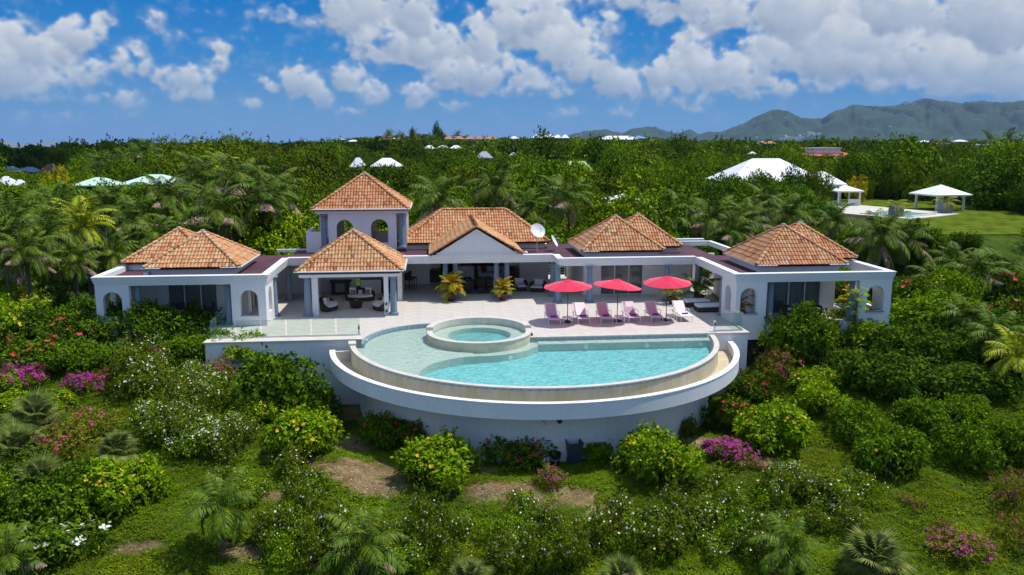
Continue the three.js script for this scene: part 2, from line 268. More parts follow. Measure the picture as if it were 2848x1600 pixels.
// bare, dry patches on the slope below the pool
const dirt = [[905, 1185, 3.0, 1.5], [960, 1225, 1.8, 1.0], [880, 1120, 2.2, 1.3], [1270, 1235, 1.7, .9], [1330, 1265, 1.4, .8], [1440, 1255, 1.2, .8], [1520, 1290, 1.0, .8], [1210, 1180, 1.2, .7], [1765, 1110, 1.2, 1.2], [1930, 1165, 1.4, .7], [1500, 1140, 5.5, .8], [905, 1040, 1.1, 2.2], [700, 1250, 1.2, .5], [620, 1390, 1.2, .5], [2130, 930, .8, 1.8], [340, 1385, 1.3, .4], [760, 1420, .8, .4]].map(([x, y, a, b]) => { const p = gD(x, y); return [p.x, p.z, a, b]; });
{
  const zs = [], pos = [], col = [], uv = [], idx = [];
  for (let z = 16; z > -1000;) { zs.push(z); z -= z > -64 ? .55 : .55 + (-64 - z) * .035; }
  const nx = 150;
  for (const z of zs) {
    const half = z > -64 ? 58 : 58 + (-64 - z) * 1.05;
    for (let i = 0; i <= nx; i++) {
      const x = (i / nx * 2 - 1) * half + 4; pos.push(x, terrainY(x, z), z); uv.push(x, z);
      let bare = 0; if (z > -50) for (const [dx, dz, a, b] of dirt) { const q = ((x - dx) / a) ** 2 + ((z - dz) / b) ** 2; bare = Math.max(bare, Math.exp(-q * 1.1)); }
      bare = sstep(bare + .5 * fbm(x * .6, z * .6, 4), .42, .62);
      const k = .5 + .5 * fbm(x * .16, z * .16, 3), g = [lerp(.055, .095, k), lerp(.11, .15, k), lerp(.010, .016, k)], d = [.32 + .05 * n2(x, z), .225 + .03 * n2(x, z), .135];
      const wood = sstep(-z, 64, 90), f = brownField(x, z) ? [.085, .045, .04] : [.07, .085, .025];
      for (let c = 0; c < 3; c++) col.push(lerp(lerp(g[c], d[c], bare), f[c], wood));
    }
  }
  for (let j = 0; j + 1 < zs.length; j++) for (let i = 0; i < nx; i++) { const a = j * (nx + 1) + i, b = a + nx + 1; idx.push(a, a + 1, b, a + 1, b + 1, b); }
  const g = new THREE.BufferGeometry(); g.setAttribute('position', new THREE.Float32BufferAttribute(pos, 3)); g.setAttribute('color', new THREE.Float32BufferAttribute(col, 3)); g.setAttribute('uv', new THREE.Float32BufferAttribute(uv, 2)); g.setIndex(idx); g.computeVertexNormals();
  structure('ground', g, phys(lc(1.25, 1.25, 1.25), 1, { map: T.earth, vertexColors: true, specularIntensity: .1 }));
}
structure('sea', new THREE.PlaneGeometry(60000, 60000).rotateX(-Math.PI / 2).translate(0, -48, 0), std(lc(.008, .055, .11), .25));

// ---------------------------------------------------------------- hills across the bay
const SIL = [[1560, 392], [1590, 374], [1640, 365], [1680, 362], [1705, 366], [1730, 372], [1760, 360], [1790, 356], [1820, 356], [1860, 368], [1885, 373], [1915, 362], [1945, 374], [1975, 368], [2000, 370], [2060, 350], [2110, 325], [2150, 312], [2180, 316], [2230, 335], [2280, 337], [2320, 318], [2370, 302], [2420, 308], [2470, 308], [2520, 300], [2560, 292], [2610, 298], [2660, 303], [2720, 300], [2780, 305], [2848, 300], [2950, 310], [3100, 330], [3300, 360], [3600, 385]];
const crest = (sx) => { let i = 0; while (i < SIL.length - 2 && sx > SIL[i + 1][0]) i++; const [a, b] = [SIL[i], SIL[i + 1]], t = clamp((sx - a[0]) / (b[0] - a[0]), 0, 1); return lerp(a[1], b[1], t * t * (3 - 2 * t) * .5 + t * .5); };
const hillAt = (sx, r) => {               // height of the hills at a bearing (given by the photograph's column) and a distance
  const top = (398 - crest(sx)) / FOCAL * 7000 + 58 + 5 * n2(sx * .03, 3) + 3 * n2(sx * .13, 8), s = r < 7000 ? sstep(r, 4700, 7050) ** .8 : 1 - sstep(r, 7050, 8800);
  const valley = Math.abs(n2(sx * .0065 + r * .0005, r * .0007)) + .4 * Math.abs(n2b(sx * .018, r * .002)), k = sstep(r, 4800, 5600) * (1 - sstep(r, 6500, 7000));
  const spur = 85 * Math.exp(-(((r - 5500) / 420) ** 2)) * clamp(n2(sx * .005 + 2, 1.7) + .2, 0, 1);
  return -49 + Math.max(s * top * (1 - .27 * k * (1 - Math.min(1, valley * 1.6))), spur);
};
{
  const pos = [], uv = [], idx = [], nx = 420, nr = 60;
  for (let j = 0; j <= nr; j++) for (let i = 0; i <= nx; i++) { const sx = 1560 + i / nx * 2040, r = 4700 + j / nr * 4000, d = dirOf(sx, 398); const L = Math.hypot(d.x, d.z), x = d.x / L * r, z = d.z / L * r; pos.push(x, hillAt(sx, r), z); uv.push(x, z); }
  for (let j = 0; j < nr; j++) for (let i = 0; i < nx; i++) { const a = j * (nx + 1) + i, b = a + nx + 1; idx.push(a, a + 1, b, a + 1, b + 1, b); }
  const g = new THREE.BufferGeometry(); g.setAttribute('position', new THREE.Float32BufferAttribute(pos, 3)); g.setAttribute('uv', new THREE.Float32BufferAttribute(uv, 2)); g.setIndex(idx); g.computeVertexNormals();
  structure('hills', g, std(lc(.030, .072, .028), 1, { map: T.hill }));
}
{ // low island on the horizon beyond the sea
  const pos = [], idx = [], n = 120;
  for (let i = 0; i <= n; i++) { const d = dirOf(-500 + i / n * 1200, 398), L = Math.hypot(d.x, d.z), t = i / n, h = Math.max(2, (62 + 26 * n2(i * .09, 4)) * (1 - sstep(t, .55, 1))); for (const [r, y] of [[12600, -49], [13200, -48 + h], [14500, -49]]) pos.push(d.x / L * r, y, d.z / L * r); }
  for (let i = 0; i < n; i++) for (let k = 0; k < 2; k++) { const a = i * 3 + k, b = a + 3; idx.push(a, b, a + 1, b, b + 1, a + 1); }
  const g = new THREE.BufferGeometry(); g.setAttribute('position', new THREE.Float32BufferAttribute(pos, 3)); g.setIndex(idx); g.computeVertexNormals();
  structure('far_island', g, std(lc(.16, .17, .15), 1));
}
{ // the town at the foot of the hills and the white houses up their slopes
  const r = rng(77), spots = [];
  const add = (sx, d) => spots.push([sx, d]);
  for (let i = 0; i < 130; i++) add(2350 + r() * 360, 4860 + r() * 260);
  for (let i = 0; i < 46; i++) { const t = r(); add(2165 + t * 90 + r() * 26, 5250 + t * 500 + r() * 120); }
  for (let i = 0; i < 16; i++) add(2470 + r() * 90, 6650 + r() * 250);
  for (let i = 0; i < 20; i++) add(1900 + r() * 900, 5000 + r() * 700);
  const im = new THREE.InstancedMesh(new THREE.BoxGeometry(1, 1, 1).translate(0, .5, 0), std(lc(.72, .70, .66), .8), spots.length), m = new THREE.Matrix4(), q = new THREE.Quaternion();
  spots.forEach(([sx, d], i) => { const v = dirOf(sx, 398), L = Math.hypot(v.x, v.z); m.compose(new THREE.Vector3(v.x / L * d, hillAt(sx, d) - 2, v.z / L * d), q.setFromAxisAngle(new THREE.Vector3(0, 1, 0), r() * 3), new THREE.Vector3(9 + r() * 12, 8 + r() * 5, 8 + r() * 8)); im.setMatrixAt(i, m); });
  im.name = 'distant_town'; im.castShadow = im.receiveShadow = true; tag(im, 'white specks of a distant town along the foot of the blue green hills', 'town', null, 'stuff'); scene.add(im);
}
{ // the cloud that shades the wooded ridge on the left (its shadow falls 0.46 m to the left for every metre of its height)
  const r = rng(31), list = [];
  for (let i = 0; i < 64; i++) { const a = r() * 6.283, d = Math.sqrt(r()), s = 38 + 36 * r(); const g = new THREE.IcosahedronGeometry(1, 3), p = g.attributes.position; for (let k = 0; k < p.count; k++) { const n = 1 + .22 * n3(p.getX(k) * 2 + i, p.getY(k) * 2, p.getZ(k) * 2); p.setXYZ(k, p.getX(k) * n, Math.max(-.35, p.getY(k) * n), p.getZ(k) * n); } g.scale(s * 1.3, s * .7, s); list.push(g.translate(Math.cos(a) * d * 62 + 70 * Math.sin(a) * d * .8, 10 * r(), Math.sin(a) * d * 170)); }
  const g = merge(list); g.computeVertexNormals();
  const c = mesh('cloud', g, std(lc(.9, .9, .9), 1), scene); c.position.set(-158 + .46 * 420, 420, -425 - .08 * 420); c.userData.kind = 'structure';
}

// ---------------------------------------------------------------- barrel-tile roofs
const CLAY = [[.77, .47, .26], [.73, .36, .19], [.62, .26, .14], [.82, .60, .37], [.74, .42, .27], [.40, .20, .11], [.83, .66, .48], [.69, .46, .24], [.80, .53, .31]];
CLAY.forEach((c) => { c[1] *= .86; c[2] *= .72; });
const tileMats = CLAY.map((c) => std(lc(...c), .9, { map: T.clay }));
function barrel(r0, r1, flat, seg, du, thick = .024) {        // a half-round tile of unit length; its lower lip lies at z = 0, its upper end at z = -1
  const pos = [], nor = [], uv = [], idx = [], ring = (r, z, lift, lip) => { for (let i = 0; i <= seg; i++) { const a = R(8 + 164 * i / seg), c = Math.cos(a), s = Math.sin(a); pos.push(c * r, s * r * flat + lift, z); nor.push(...(lip ? [0, 0, 1] : [c, s, .05])); uv.push(du + (i / seg) * .24, du * 1.7 + z * .42); } };
  ring(r0, 0, .036); ring(r1, -1, .002); ring(r0, 0, .036, 1); ring(r0 - thick, 0, .024, 1);
  for (const b of [0, 2 * (seg + 1)]) for (let i = 0; i < seg; i++) { const a = b + i, c = a + seg + 1; b ? idx.push(a, a + 1, c, a + 1, c + 1, c) : idx.push(a, c, a + 1, a + 1, c, c + 1); }
  const g = new THREE.BufferGeometry(); g.setAttribute('position', new THREE.Float32BufferAttribute(pos, 3)); g.setAttribute('normal', new THREE.Float32BufferAttribute(nor, 3)); g.setAttribute('uv', new THREE.Float32BufferAttribute(uv, 2)); g.setIndex(idx); return g;
}
const tileGeos = [0, .37, .71].map((d) => barrel(.106, .094, .78, 6, d)), ridgeGeos = [.15, .55].map((d) => barrel(.15, .125, .8, 7, d, .02));
const V = (x, y, z) => new THREE.Vector3(x, y, z);
const PITCHED = .2, EXPOSED = .36;
// th: the building; tone: which clays are common. Collects tiles; finishTiles() builds the nearest 300 in view one by one and the rest as one field.
function faceTiles(list, [A, Bp, C, D], tone, r, roof, trimTop = 0) {
  const u = Bp.clone().sub(A), W = u.length(); u.normalize();
  const e = C.clone().sub(A), v = e.clone().addScaledVector(u, -e.dot(u)), Tl = v.length(); v.normalize();
  const n = v.clone().cross(u).multiplyScalar(-1), sC = e.dot(u), sD = D ? D.clone().sub(A).dot(u) : sC, m = new THREE.Matrix4().makeBasis(u, n, v.clone().negate()), q = new THREE.Quaternion().setFromRotationMatrix(m);
  const cols = Math.round(W / PITCHED), w = W / cols;
  for (let i = 0; i < cols; i++) {
    const s = (i + .5) * w, L = (s < sD ? Tl * s / sD : s > sC ? Tl * (W - s) / (W - sC) : Tl) - trimTop;
    for (let k = 0; k * EXPOSED < L - .05; k++) {
      const v0 = k * EXPOSED - (k ? 0 : .05), len = Math.min(EXPOSED + .06, L - v0 + .03);
      const p = A.clone().addScaledVector(u, s + (r() - .5) * .012).addScaledVector(v, v0 + (r() - .5) * .02).addScaledVector(n, .012);
      list.push({ p, q, len, roof, mat: tone(r), var: Math.floor(r() * 3), face: n.dot(camera.position.clone().sub(p).normalize()), dist: p.distanceTo(camera.position), sx: w / PITCHED });
    }
  }
}
function ridgeLine(list, a, b, tone, r, roof) {
  const d = b.clone().sub(a), L = d.length(); d.normalize();
  const x = new THREE.Vector3().crossVectors(V(0, 1, 0), d.clone().negate()).normalize(), n = new THREE.Vector3().crossVectors(d.clone().negate(), x).normalize(), q = new THREE.Quaternion().setFromRotationMatrix(new THREE.Matrix4().makeBasis(x, n, d.clone().negate()));
  const k = Math.max(1, Math.round(L / .37)), st = L / k;
  for (let i = 0; i < k; i++) list.push({ p: a.clone().addScaledVector(d, i * st - .02).addScaledVector(n, .045), q, len: st + .06, roof, mat: tone(r), var: Math.floor(r() * 2) });
}
function deckOf(polys, drop) {
  const pos = [], uv = [];
  for (const f of polys) for (const t of f.length === 4 && f[3] ? [[0, 1, 2], [0, 2, 3]] : [[0, 1, 2]]) for (const i of t) { pos.push(f[i].x, f[i].y - drop, f[i].z); uv.push(f[i].x, f[i].z); }
  const g = new THREE.BufferGeometry(); g.setAttribute('position', new THREE.Float32BufferAttribute(pos, 3)); g.setAttribute('uv', new THREE.Float32BufferAttribute(uv, 2)); g.computeVertexNormals(); return g;
}
const buildings = [];
function building(name, label, cat, pos) { const th = thing(name, label, cat, pos); th.userData.tiles = []; th.userData.ridges = []; buildings.push(th); return th; }
const toneOf = (weights) => { const s = weights.reduce((a, b) => a + b); return (r) => { let t = r() * s, i = 0; while ((t -= weights[i]) > 0) i++; return i; }; };
const TONE = toneOf([5, 4.6, 1.8, 2.8, 3.4, .8, 1, 2, 3.8]), TONE_RED = toneOf([2.4, 6, 3, .7, 5.4, .5, .3, 1, 2.6]), TONE_TAN = toneOf([6, 3.2, 1.1, 4, 2.4, .8, 1.2, 3, 5]), TONE_WARM = toneOf([5, 6, 2, 2, 4.2, .6, .7, 1.2, 3.6]);
function hipRoof(th, { x0, x1, z0, z1, ye, rx0, rx1, rz, yr, tone = TONE, seed, under = 2.72 }) {
  const r = rng(seed), FL = V(x0, ye, z0), FR = V(x1, ye, z0), BR = V(x1, ye, z1), BL = V(x0, ye, z1), RL = V(rx0, yr, rz), RR = V(rx1, yr, rz), one = rx1 - rx0 < .05;
  const faces = [one ? [FL, FR, RR] : [FL, FR, RR, RL], [FR, BR, RR], one ? [BR, BL, RL] : [BR, BL, RL, RR], [BL, FL, RL]];
  const roof = wpart('tile_roof', [deckOf(faces, .005), deckOf([[FL, FR, BR, BL]], .09)], M.clayUnder, th);
  for (const f of faces) faceTiles(th.userData.tiles, f, tone, r, roof);
  for (const [a, b] of [[FL, RL], [FR, RR], [BR, RR], [BL, RL], ...(one ? [] : [[RL, RR]])]) ridgeLine(th.userData.ridges, a, b, tone, r, roof);
  if (one) wpart('finial_cap', new THREE.SphereGeometry(.17, 12, 8).scale(1, .55, 1).translate(rx0, yr + .10, rz), M.concrete, roof);
  // upstand under the eaves, and a gutter along the front
  const i = .28; wpart('upstand', [B(x0 + i, x1 - i, under, ye - .1, z0 - i - .15, z0 - i), B(x0 + i, x1 - i, under, ye - .1, z1 + i, z1 + i + .15), B(x0 + i, x0 + i + .15, under, ye - .1, z1 + i + .15, z0 - i - .15), B(x1 - i - .15, x1 - i, under, ye - .1, z1 + i + .15, z0 - i - .15)], M.white, roof);
  return roof;
}
function gutterAlong(th, a, b, drop = .09) {   // a half-round gutter
  const d = V(...b).sub(V(...a)), L = d.length(), g = new THREE.CylinderGeometry(.085, .085, L, 10, 1, true, Math.PI, Math.PI).rotateX(Math.PI / 2);
  g.rotateZ(Math.PI * 1.5).rotateY(Math.atan2(d.x, d.z)).translate((a[0] + b[0]) / 2, a[1] - drop + .06, (a[2] + b[2]) / 2); wpart('gutter', g, M.gutter, th);
}
function finishTiles() {
  for (const th of buildings) {
    const base = th.position, all = th.userData.tiles, ridges = th.userData.ridges; delete th.userData.tiles; delete th.userData.ridges;
    all.sort((a, b) => (b.face > .02) - (a.face > .02) || b.face / b.dist - a.face / a.dist);
    all.forEach((t, i) => {
      if (i >= 300) return;
      const o = mesh('roof_tile', tileGeos[t.var], tileMats[t.mat], t.roof); o.position.copy(t.p).sub(base); o.quaternion.copy(t.q); o.scale.set(t.sx, 1, t.len);
    });
    for (const t of ridges) { const o = mesh('ridge_tile', ridgeGeos[t.var], tileMats[t.mat], t.roof); o.position.copy(t.p).sub(base); o.quaternion.copy(t.q); o.scale.z = t.len; }
    const rest = all.slice(300), roofs = [...new Set(rest.map((t) => t.roof))];
    for (const roof of roofs) {
      const l = rest.filter((t) => t.roof === roof), im = new THREE.InstancedMesh(tileGeos[0], tileWhite, l.length), m = new THREE.Matrix4();
      l.forEach((t, i) => { m.compose(t.p.clone().sub(base), t.q, V(t.sx, 1, t.len)); im.setMatrixAt(i, m); im.setColorAt(i, lc(...CLAY[t.mat])); });
      im.name = 'roof_tile_field'; im.userData.kind = 'stuff'; im.castShadow = im.receiveShadow = true; roof.add(im);
    }
  }
}
const tileWhite = std(lc(1, 1, 1), .9, { map: T.clay });

// ---------------------------------------------------------------- walls, cornices, columns, doors
// stepped cornice: runs = [axis, from, to, outer plane, side (+1 outward along +, -1 along -)]
const BANDS = [[2.48, 2.63, 0], [2.63, 2.79, .045], [2.79, 2.95, .09], [2.95, 3.01, .13]];
function cornice(th, runs, inner = .32) {
  for (const [axis, a, b, p, s, ea = 0, eb = 0] of runs) {
    const g = BANDS.map(([y0, y1, o]) => { const q = p + s * o, i = p - s * inner, lo = Math.min(q, i), hi = Math.max(q, i), A = a - o * ea, Z = b + o * eb; return axis === 'x' ? B(A, Z, y0, y1, lo, hi) : B(lo, hi, y0, y1, A, Z); });
    wpart('cornice', g, M.trim, th);
  }
}
const columnGeo = (h, r = .19) => merge([B(-r * 1.45, r * 1.45, 0, .09, -r * 1.45, r * 1.45), turned([[r * 1.36, .09], [r * 1.42, .13], [r * 1.36, .17], [r * 1.16, .18]]), lathe([[r * 1.16, .18], [r * 1.06, .24], [r * 1.04, h * .4], [r * .84, h - .24]]), turned([[r * .84, h - .24], [r * 1.0, h - .23], [r * 1.0, h - .20], [r * .86, h - .19], [r * .88, h - .13], [r * 1.22, h - .07]]), B(-r * 1.3, r * 1.3, h - .07, h, -r * 1.3, r * 1.3)]);
const COL = columnGeo(2.48), COL_TALL = columnGeo(2.46, .2);
function column(th, x, z, y = 0, g = COL) { const o = mesh('column', g, M.column, th); o.position.set(x, y, z).sub(th.position); return o; }
function flatRoof(th, x0, x1, z0, z1) { wpart('flat_roof', B(x0, x1, 2.50, 2.70, z0, z1), M.white, th); wpart('roof_membrane', B(x0 + .002, x1 - .002, 2.704, 2.72, z0 + .002, z1 - .002), M.membrane, th); }
// sliding doors in a wall that faces +z (axis x) at z, or faces sideways (axis z) at x
function slidingDoor(th, axis, a, b, p, top, leaves, curtain, glass = M.doorGlass, inward = -1) {
  const w = (b - a) / leaves, P = (a0, a1, y0, y1, d0, d1) => axis === 'x' ? B(a0, a1, y0, y1, p + Math.min(d0, d1), p + Math.max(d0, d1)) : B(p + Math.min(d0, d1), p + Math.max(d0, d1), y0, y1, a0, a1);
  const door = wpart('sliding_door', [P(a, b, top - .06, top, -.05, .05), P(a, b, .005, .05, -.05, .05), P(a, a + .06, .05, top - .06, -.05, .05), P(b - .06, b, .05, top - .06, -.05, .05)], M.alu, th);
  for (let i = 1; i < leaves; i++) wpart('mullion', P(a + i * w - .035, a + i * w + .035, .052, top - .062, -.04, .04), M.alu, door);
  for (let i = 0; i < leaves; i++) { const g = axis === 'x' ? new THREE.PlaneGeometry(w - .08, top - .12) : new THREE.PlaneGeometry(w - .08, top - .12).rotateY(Math.PI / 2); const c = a + (i + .5) * w; g.translate(...(axis === 'x' ? [c, top / 2, p] : [p, top / 2, c])); wpart('pane', g, glass, door); }
  if (curtain) { // pleated curtain behind the glass
    const n = Math.round((b - a) * 14), pos = [], idx = [], off = inward * .22;
    for (let i = 0; i <= n * 2; i++) { const t = a + (b - a) * i / (n * 2), d = p + off + (i % 2 ? .035 : -.035) + .012 * Math.sin(i * 1.7); for (const y of [.06, top - .08]) pos.push(...(axis === 'x' ? [t, y, d] : [d, y, t])); }
    for (let i = 0; i < n * 2; i++) idx.push(i * 2, i * 2 + 2, i * 2 + 1, i * 2 + 1, i * 2 + 2, i * 2 + 3);
    const g = new THREE.BufferGeometry(); g.setAttribute('position', new THREE.Float32BufferAttribute(pos, 3)); g.setIndex(idx); g.computeVertexNormals(); wpart('curtain', g, curtain, door);
  }
  return door;
}
const wallX = (x0, x1, z0, z1, y0 = 0, y1 = 2.5) => B(x0, x1, y0, y1, z0, z1);

// ---- left guest wing
{
  const th = building('guest_wing', 'white left guest wing with arched windows, twin tan tiled roofs and blue grey columns', 'house wing', [-14.4, 0, -52]);
  wpart('wall', archWall(-19.15, -17.3, -1.4, 2.48, -47.6, -47.25, [[-18.24, 1.04, .66, 2.12]]), M.white, th);
  wpart('wall', archWall(-11.65, -9.7, -1.4, 2.48, -47.6, -47.25, [[-10.66, 1.02, .57, 2.1]]), M.white, th);
  wpart('wall', B(-17.3, -11.65, -1.4, -.02, -47.55, -47.3), M.white, th);
  wpart('wall', archWallZ(-49.6, -47.6, -1.4, 2.48, -10.05, -9.7, [[-48.55, .95, .6, 2.1]]), M.white, th);
  wpart('wall', archWallZ(-50.4, -47.6, -1.4, 2.48, -19.15, -18.85, [[-48.9, 1.0, .66, 2.1]]), M.white, th);
  wpart('window_sill', B(-18.80, -17.68, .60, .66, -47.66, -47.19), M.column, th);
  wpart('window_sill', B(-11.2, -10.12, .51, .57, -47.66, -47.19), M.trim, th);
  for (const [x, z] of [[-17.02, -47.75], [-11.92, -47.75], [-9.72, -49.85], [-9.72, -54.9]]) column(th, x, z);
  wpart('porch_floor', B(-19.0, -9.56, -.25, -.005, -57.4, -47.6), M.coping, th);
  // bedroom block
  wpart('wall', wallX(-18.8, -16.2, -50.6, -50.4), M.white, th); wpart('wall', wallX(-13.25, -11.4, -50.6, -50.4), M.white, th); wpart('wall', wallX(-16.2, -13.25, -50.6, -50.4, 2.2, 2.5), M.white, th);
  wpart('wall', [wallX(-18.85, -18.65, -57.2, -50.6)], M.white, th); wpart('wall', wallX(-18.65, -11.4, -57.4, -57.2), M.white, th);
  wpart('wall', [wallX(-11.6, -11.4, -51.2, -50.6), wallX(-11.6, -11.4, -57.2, -54.4), wallX(-11.6, -11.4, -54.4, -51.2, 2.2, 2.5)], M.white, th);
  slidingDoor(th, 'x', -16.2, -13.25, -50.5, 2.2, 3, M.curtainDark); slidingDoor(th, 'z', -54.4, -51.2, -11.5, 2.2, 3, M.curtainDark);
  // slatted shutter beside the door
  { const sh = wpart('shutter', B(-17.5, -16.5, 0.02, 2.2, -50.39, -50.37), M.shutter, th); for (let i = 0; i < 22; i++) wpart('slat', B(-17.47, -16.53, .06 + i * .097, .12 + i * .097, -50.368, -50.345), M.shutter, sh); }
  flatRoof(th, -18.86, -9.90, -57.6, -47.32);
  cornice(th, [['x', -19.15, -9.62, -47.25, 1, 1, 1], ['z', -54.2, -47.57, -9.62, 1], ['z', -57.6, -47.57, -19.15, -1]]);
  wpart('parapet', B(-18.80, -18.5, 2.72, 2.98, -51.9, -51.6), M.trim, th); wpart('parapet', B(-18.5, -16.9, 2.72, 3.12, -51.75, -51.5), M.white, th); wpart('parapet', B(-17.0, -16.75, 2.72, 2.95, -51.5, -48.9), M.trim, th);
  hipRoof(th, { x0: -19.05, x1: -13.5, z0: -51.35, z1: -56.9, ye: 3.2, rx0: -16.35, rx1: -16.35, rz: -54.1, yr: 4.98, tone: TONE_TAN, seed: 101 });
  hipRoof(th, { x0: -16.97, x1: -11.55, z0: -49.0, z1: -54.7, ye: 3.2, rx0: -14.28, rx1: -14.28, rz: -51.9, yr: 5.0, tone: TONE_TAN, seed: 102 });
  gutterAlong(th, [-17.1, 3.2, -48.95], [-16.0, 3.2, -48.95]); gutterAlong(th, [-12.6, 3.2, -48.95], [-11.45, 3.2, -48.95]); gutterAlong(th, [-11.5, 3.2, -49.0], [-11.5, 3.2, -54.7]);
}
// ---- right guest wing
{
  const th = building('guest_wing', 'white right guest wing with arched windows, twin orange tiled roofs and papaya in front', 'house wing', [22.3, 0, -50]);
  wpart('wall', archWall(17.55, 19.4, -.95, 2.48, -45.2, -44.85, [[18.34, 1.03, .64, 2.15]]), M.white, th);
  wpart('wall', archWall(25.1, 27.1, -1.4, 2.48, -45.2, -44.85, [[26.12, 1.06, .63, 2.16]]), M.white, th);
  wpart('wall', B(19.4, 25.1, -.94, -.02, -45.15, -44.9), M.white, th);
  wpart('foundation', B(17.62, 20.6, -4.4, -.95, -45.3, -44.95), M.lava, th);
  wpart('wall', archWallZ(-47.2, -45.2, -.6, 2.48, 17.55, 17.9, [[-46.15, .95, .55, 2.1]]), M.white, th);
  wpart('wall', archWallZ(-49.2, -45.2, -1.4, 2.48, 26.8, 27.1, [[-47.0, 1.2, .6, 2.1]]), M.white, th);
  wpart('window_sill', B(17.78, 18.92, .58, .64, -45.26, -44.79), M.column, th); wpart('window_sill', B(25.55, 26.7, .57, .63, -45.26, -44.79), M.column, th);
  for (const [x, z] of [[19.86, -45.38], [24.86, -45.3], [17.72, -47.45], [17.77, -52.46]]) column(th, x, z);
  wpart('porch_floor', B(17.56, 25.2, -.25, -.005, -57.2, -45.2), M.coping, th);
  wpart('wall', [wallX(19.6, 20.95, -47.7, -47.5), wallX(24.05, 24.95, -47.7, -47.5), wallX(20.95, 24.05, -47.7, -47.5, 2.2, 2.5)], M.white, th);
  wpart('wall', wallX(24.75, 24.95, -54.2, -47.7), M.white, th); wpart('wall', [wallX(19.6, 19.8, -49.6, -47.7), wallX(19.6, 19.8, -54.2, -51.6), wallX(19.6, 19.8, -51.6, -49.6, 2.2, 2.5)], M.white, th); wpart('wall', wallX(19.6, 24.95, -54.4, -54.2), M.white, th);
  slidingDoor(th, 'x', 20.95, 24.05, -47.6, 2.2, 3, M.curtainDark); slidingDoor(th, 'z', -51.6, -49.6, 19.7, 2.2, 2, M.curtainDark, M.doorGlass, 1);
  wpart('planter', [B(25.0, 25.15, -.3, .42, -48.6, -45.3), B(25.15, 26.8, -.3, .36, -48.6, -48.45)], M.white, th);
  flatRoof(th, 17.87, 24.98, -54.5, -44.92); wpart('roof_beam', B(24.98, 26.8, 2.5, 2.7, -45.6, -44.92), M.white, th);
  cornice(th, [['x', 17.5, 27.12, -44.85, 1, 1, 1], ['z', -51.9, -45.17, 17.5, -1], ['z', -54.5, -45.17, 27.12, 1]]);
  hipRoof(th, { x0: 21.6, x1: 27.1, z0: -49.1, z1: -54.6, ye: 3.2, rx0: 24.45, rx1: 24.45, rz: -51.9, yr: 5.14, tone: TONE_WARM, seed: 111 });
  hipRoof(th, { x0: 19.45, x1: 25.1, z0: -46.62, z1: -52.15, ye: 3.2, rx0: 22.22, rx1: 22.22, rz: -49.4, yr: 5.27, tone: TONE_WARM, seed: 112 });
  gutterAlong(th, [19.4, 3.2, -52.1], [19.4, 3.2, -46.6]); gutterAlong(th, [19.4, 3.2, -46.57], [20.7, 3.2, -46.57]); gutterAlong(th, [24.0, 3.2, -46.57], [25.2, 3.2, -46.57]);
}
// ---- middle wing with the bedrooms
{
  const th = building('bedroom_wing', 'white bedroom wing with curtained sliding doors behind the red parasols, twin tiled roofs', 'house wing', [13, 0, -56]);
  for (const [x, z] of [[8.21, -52.35], [10.35, -52.35], [15.62, -52.35], [8.21, -54.65]]) column(th, x, z);
  wpart('wall', [wallX(10.4, 11.6, -55.0, -54.8), wallX(14.64, 18.1, -55.0, -54.8), wallX(11.6, 14.64, -55.0, -54.8, 2.25, 2.5)], M.white, th);
  wpart('wall', wallX(10.4, 10.6, -62, -55.0), M.white, th); wpart('wall', wallX(17.9, 18.1, -61.5, -55.0), M.white, th); wpart('wall', wallX(10.6, 17.9, -61.7, -61.5), M.white, th);
  slidingDoor(th, 'x', 11.6, 14.64, -54.9, 2.25, 3, M.curtain);
  wpart('wall', [B(18.1, 20.4, -.2, .62, -57.4, -57.2), archWall(19.0, 20.6, .62, 2.5, -57.4, -57.2, [[19.9, .8, .75, 2.0]])], M.white, th);
  flatRoof(th, 8.35, 17.86, -62.2, -52.28); flatRoof(th, 17.88, 19.6, -60, -54.52);
  cornice(th, [['x', 8.25, 17.5, -52.2, 1, 1, 0], ['z', -54.2, -52.52, 8.25, -1], ['x', 12, 21.4, -62.2, -1]]);
  wpart('parapet', [B(17.9, 21.4, 2.72, 3.06, -60.3, -60.0)], M.trim, th); wpart('parapet', B(21.1, 21.4, 2.72, 3.06, -60.0, -54.6), M.trim, th);
  hipRoof(th, { x0: 12.2, x1: 17.75, z0: -56.0, z1: -61.6, ye: 3.2, rx0: 15.2, rx1: 15.2, rz: -58.8, yr: 5.18, tone: TONE, seed: 121 });
  hipRoof(th, { x0: 10.15, x1: 15.85, z0: -53.95, z1: -59.4, ye: 3.2, rx0: 13.02, rx1: 13.02, rz: -56.7, yr: 5.27, tone: TONE, seed: 122 });
  gutterAlong(th, [10.1, 3.2, -59.4], [10.1, 3.2, -53.9]); gutterAlong(th, [10.1, 3.2, -53.9], [11.3, 3.2, -53.9]);
}
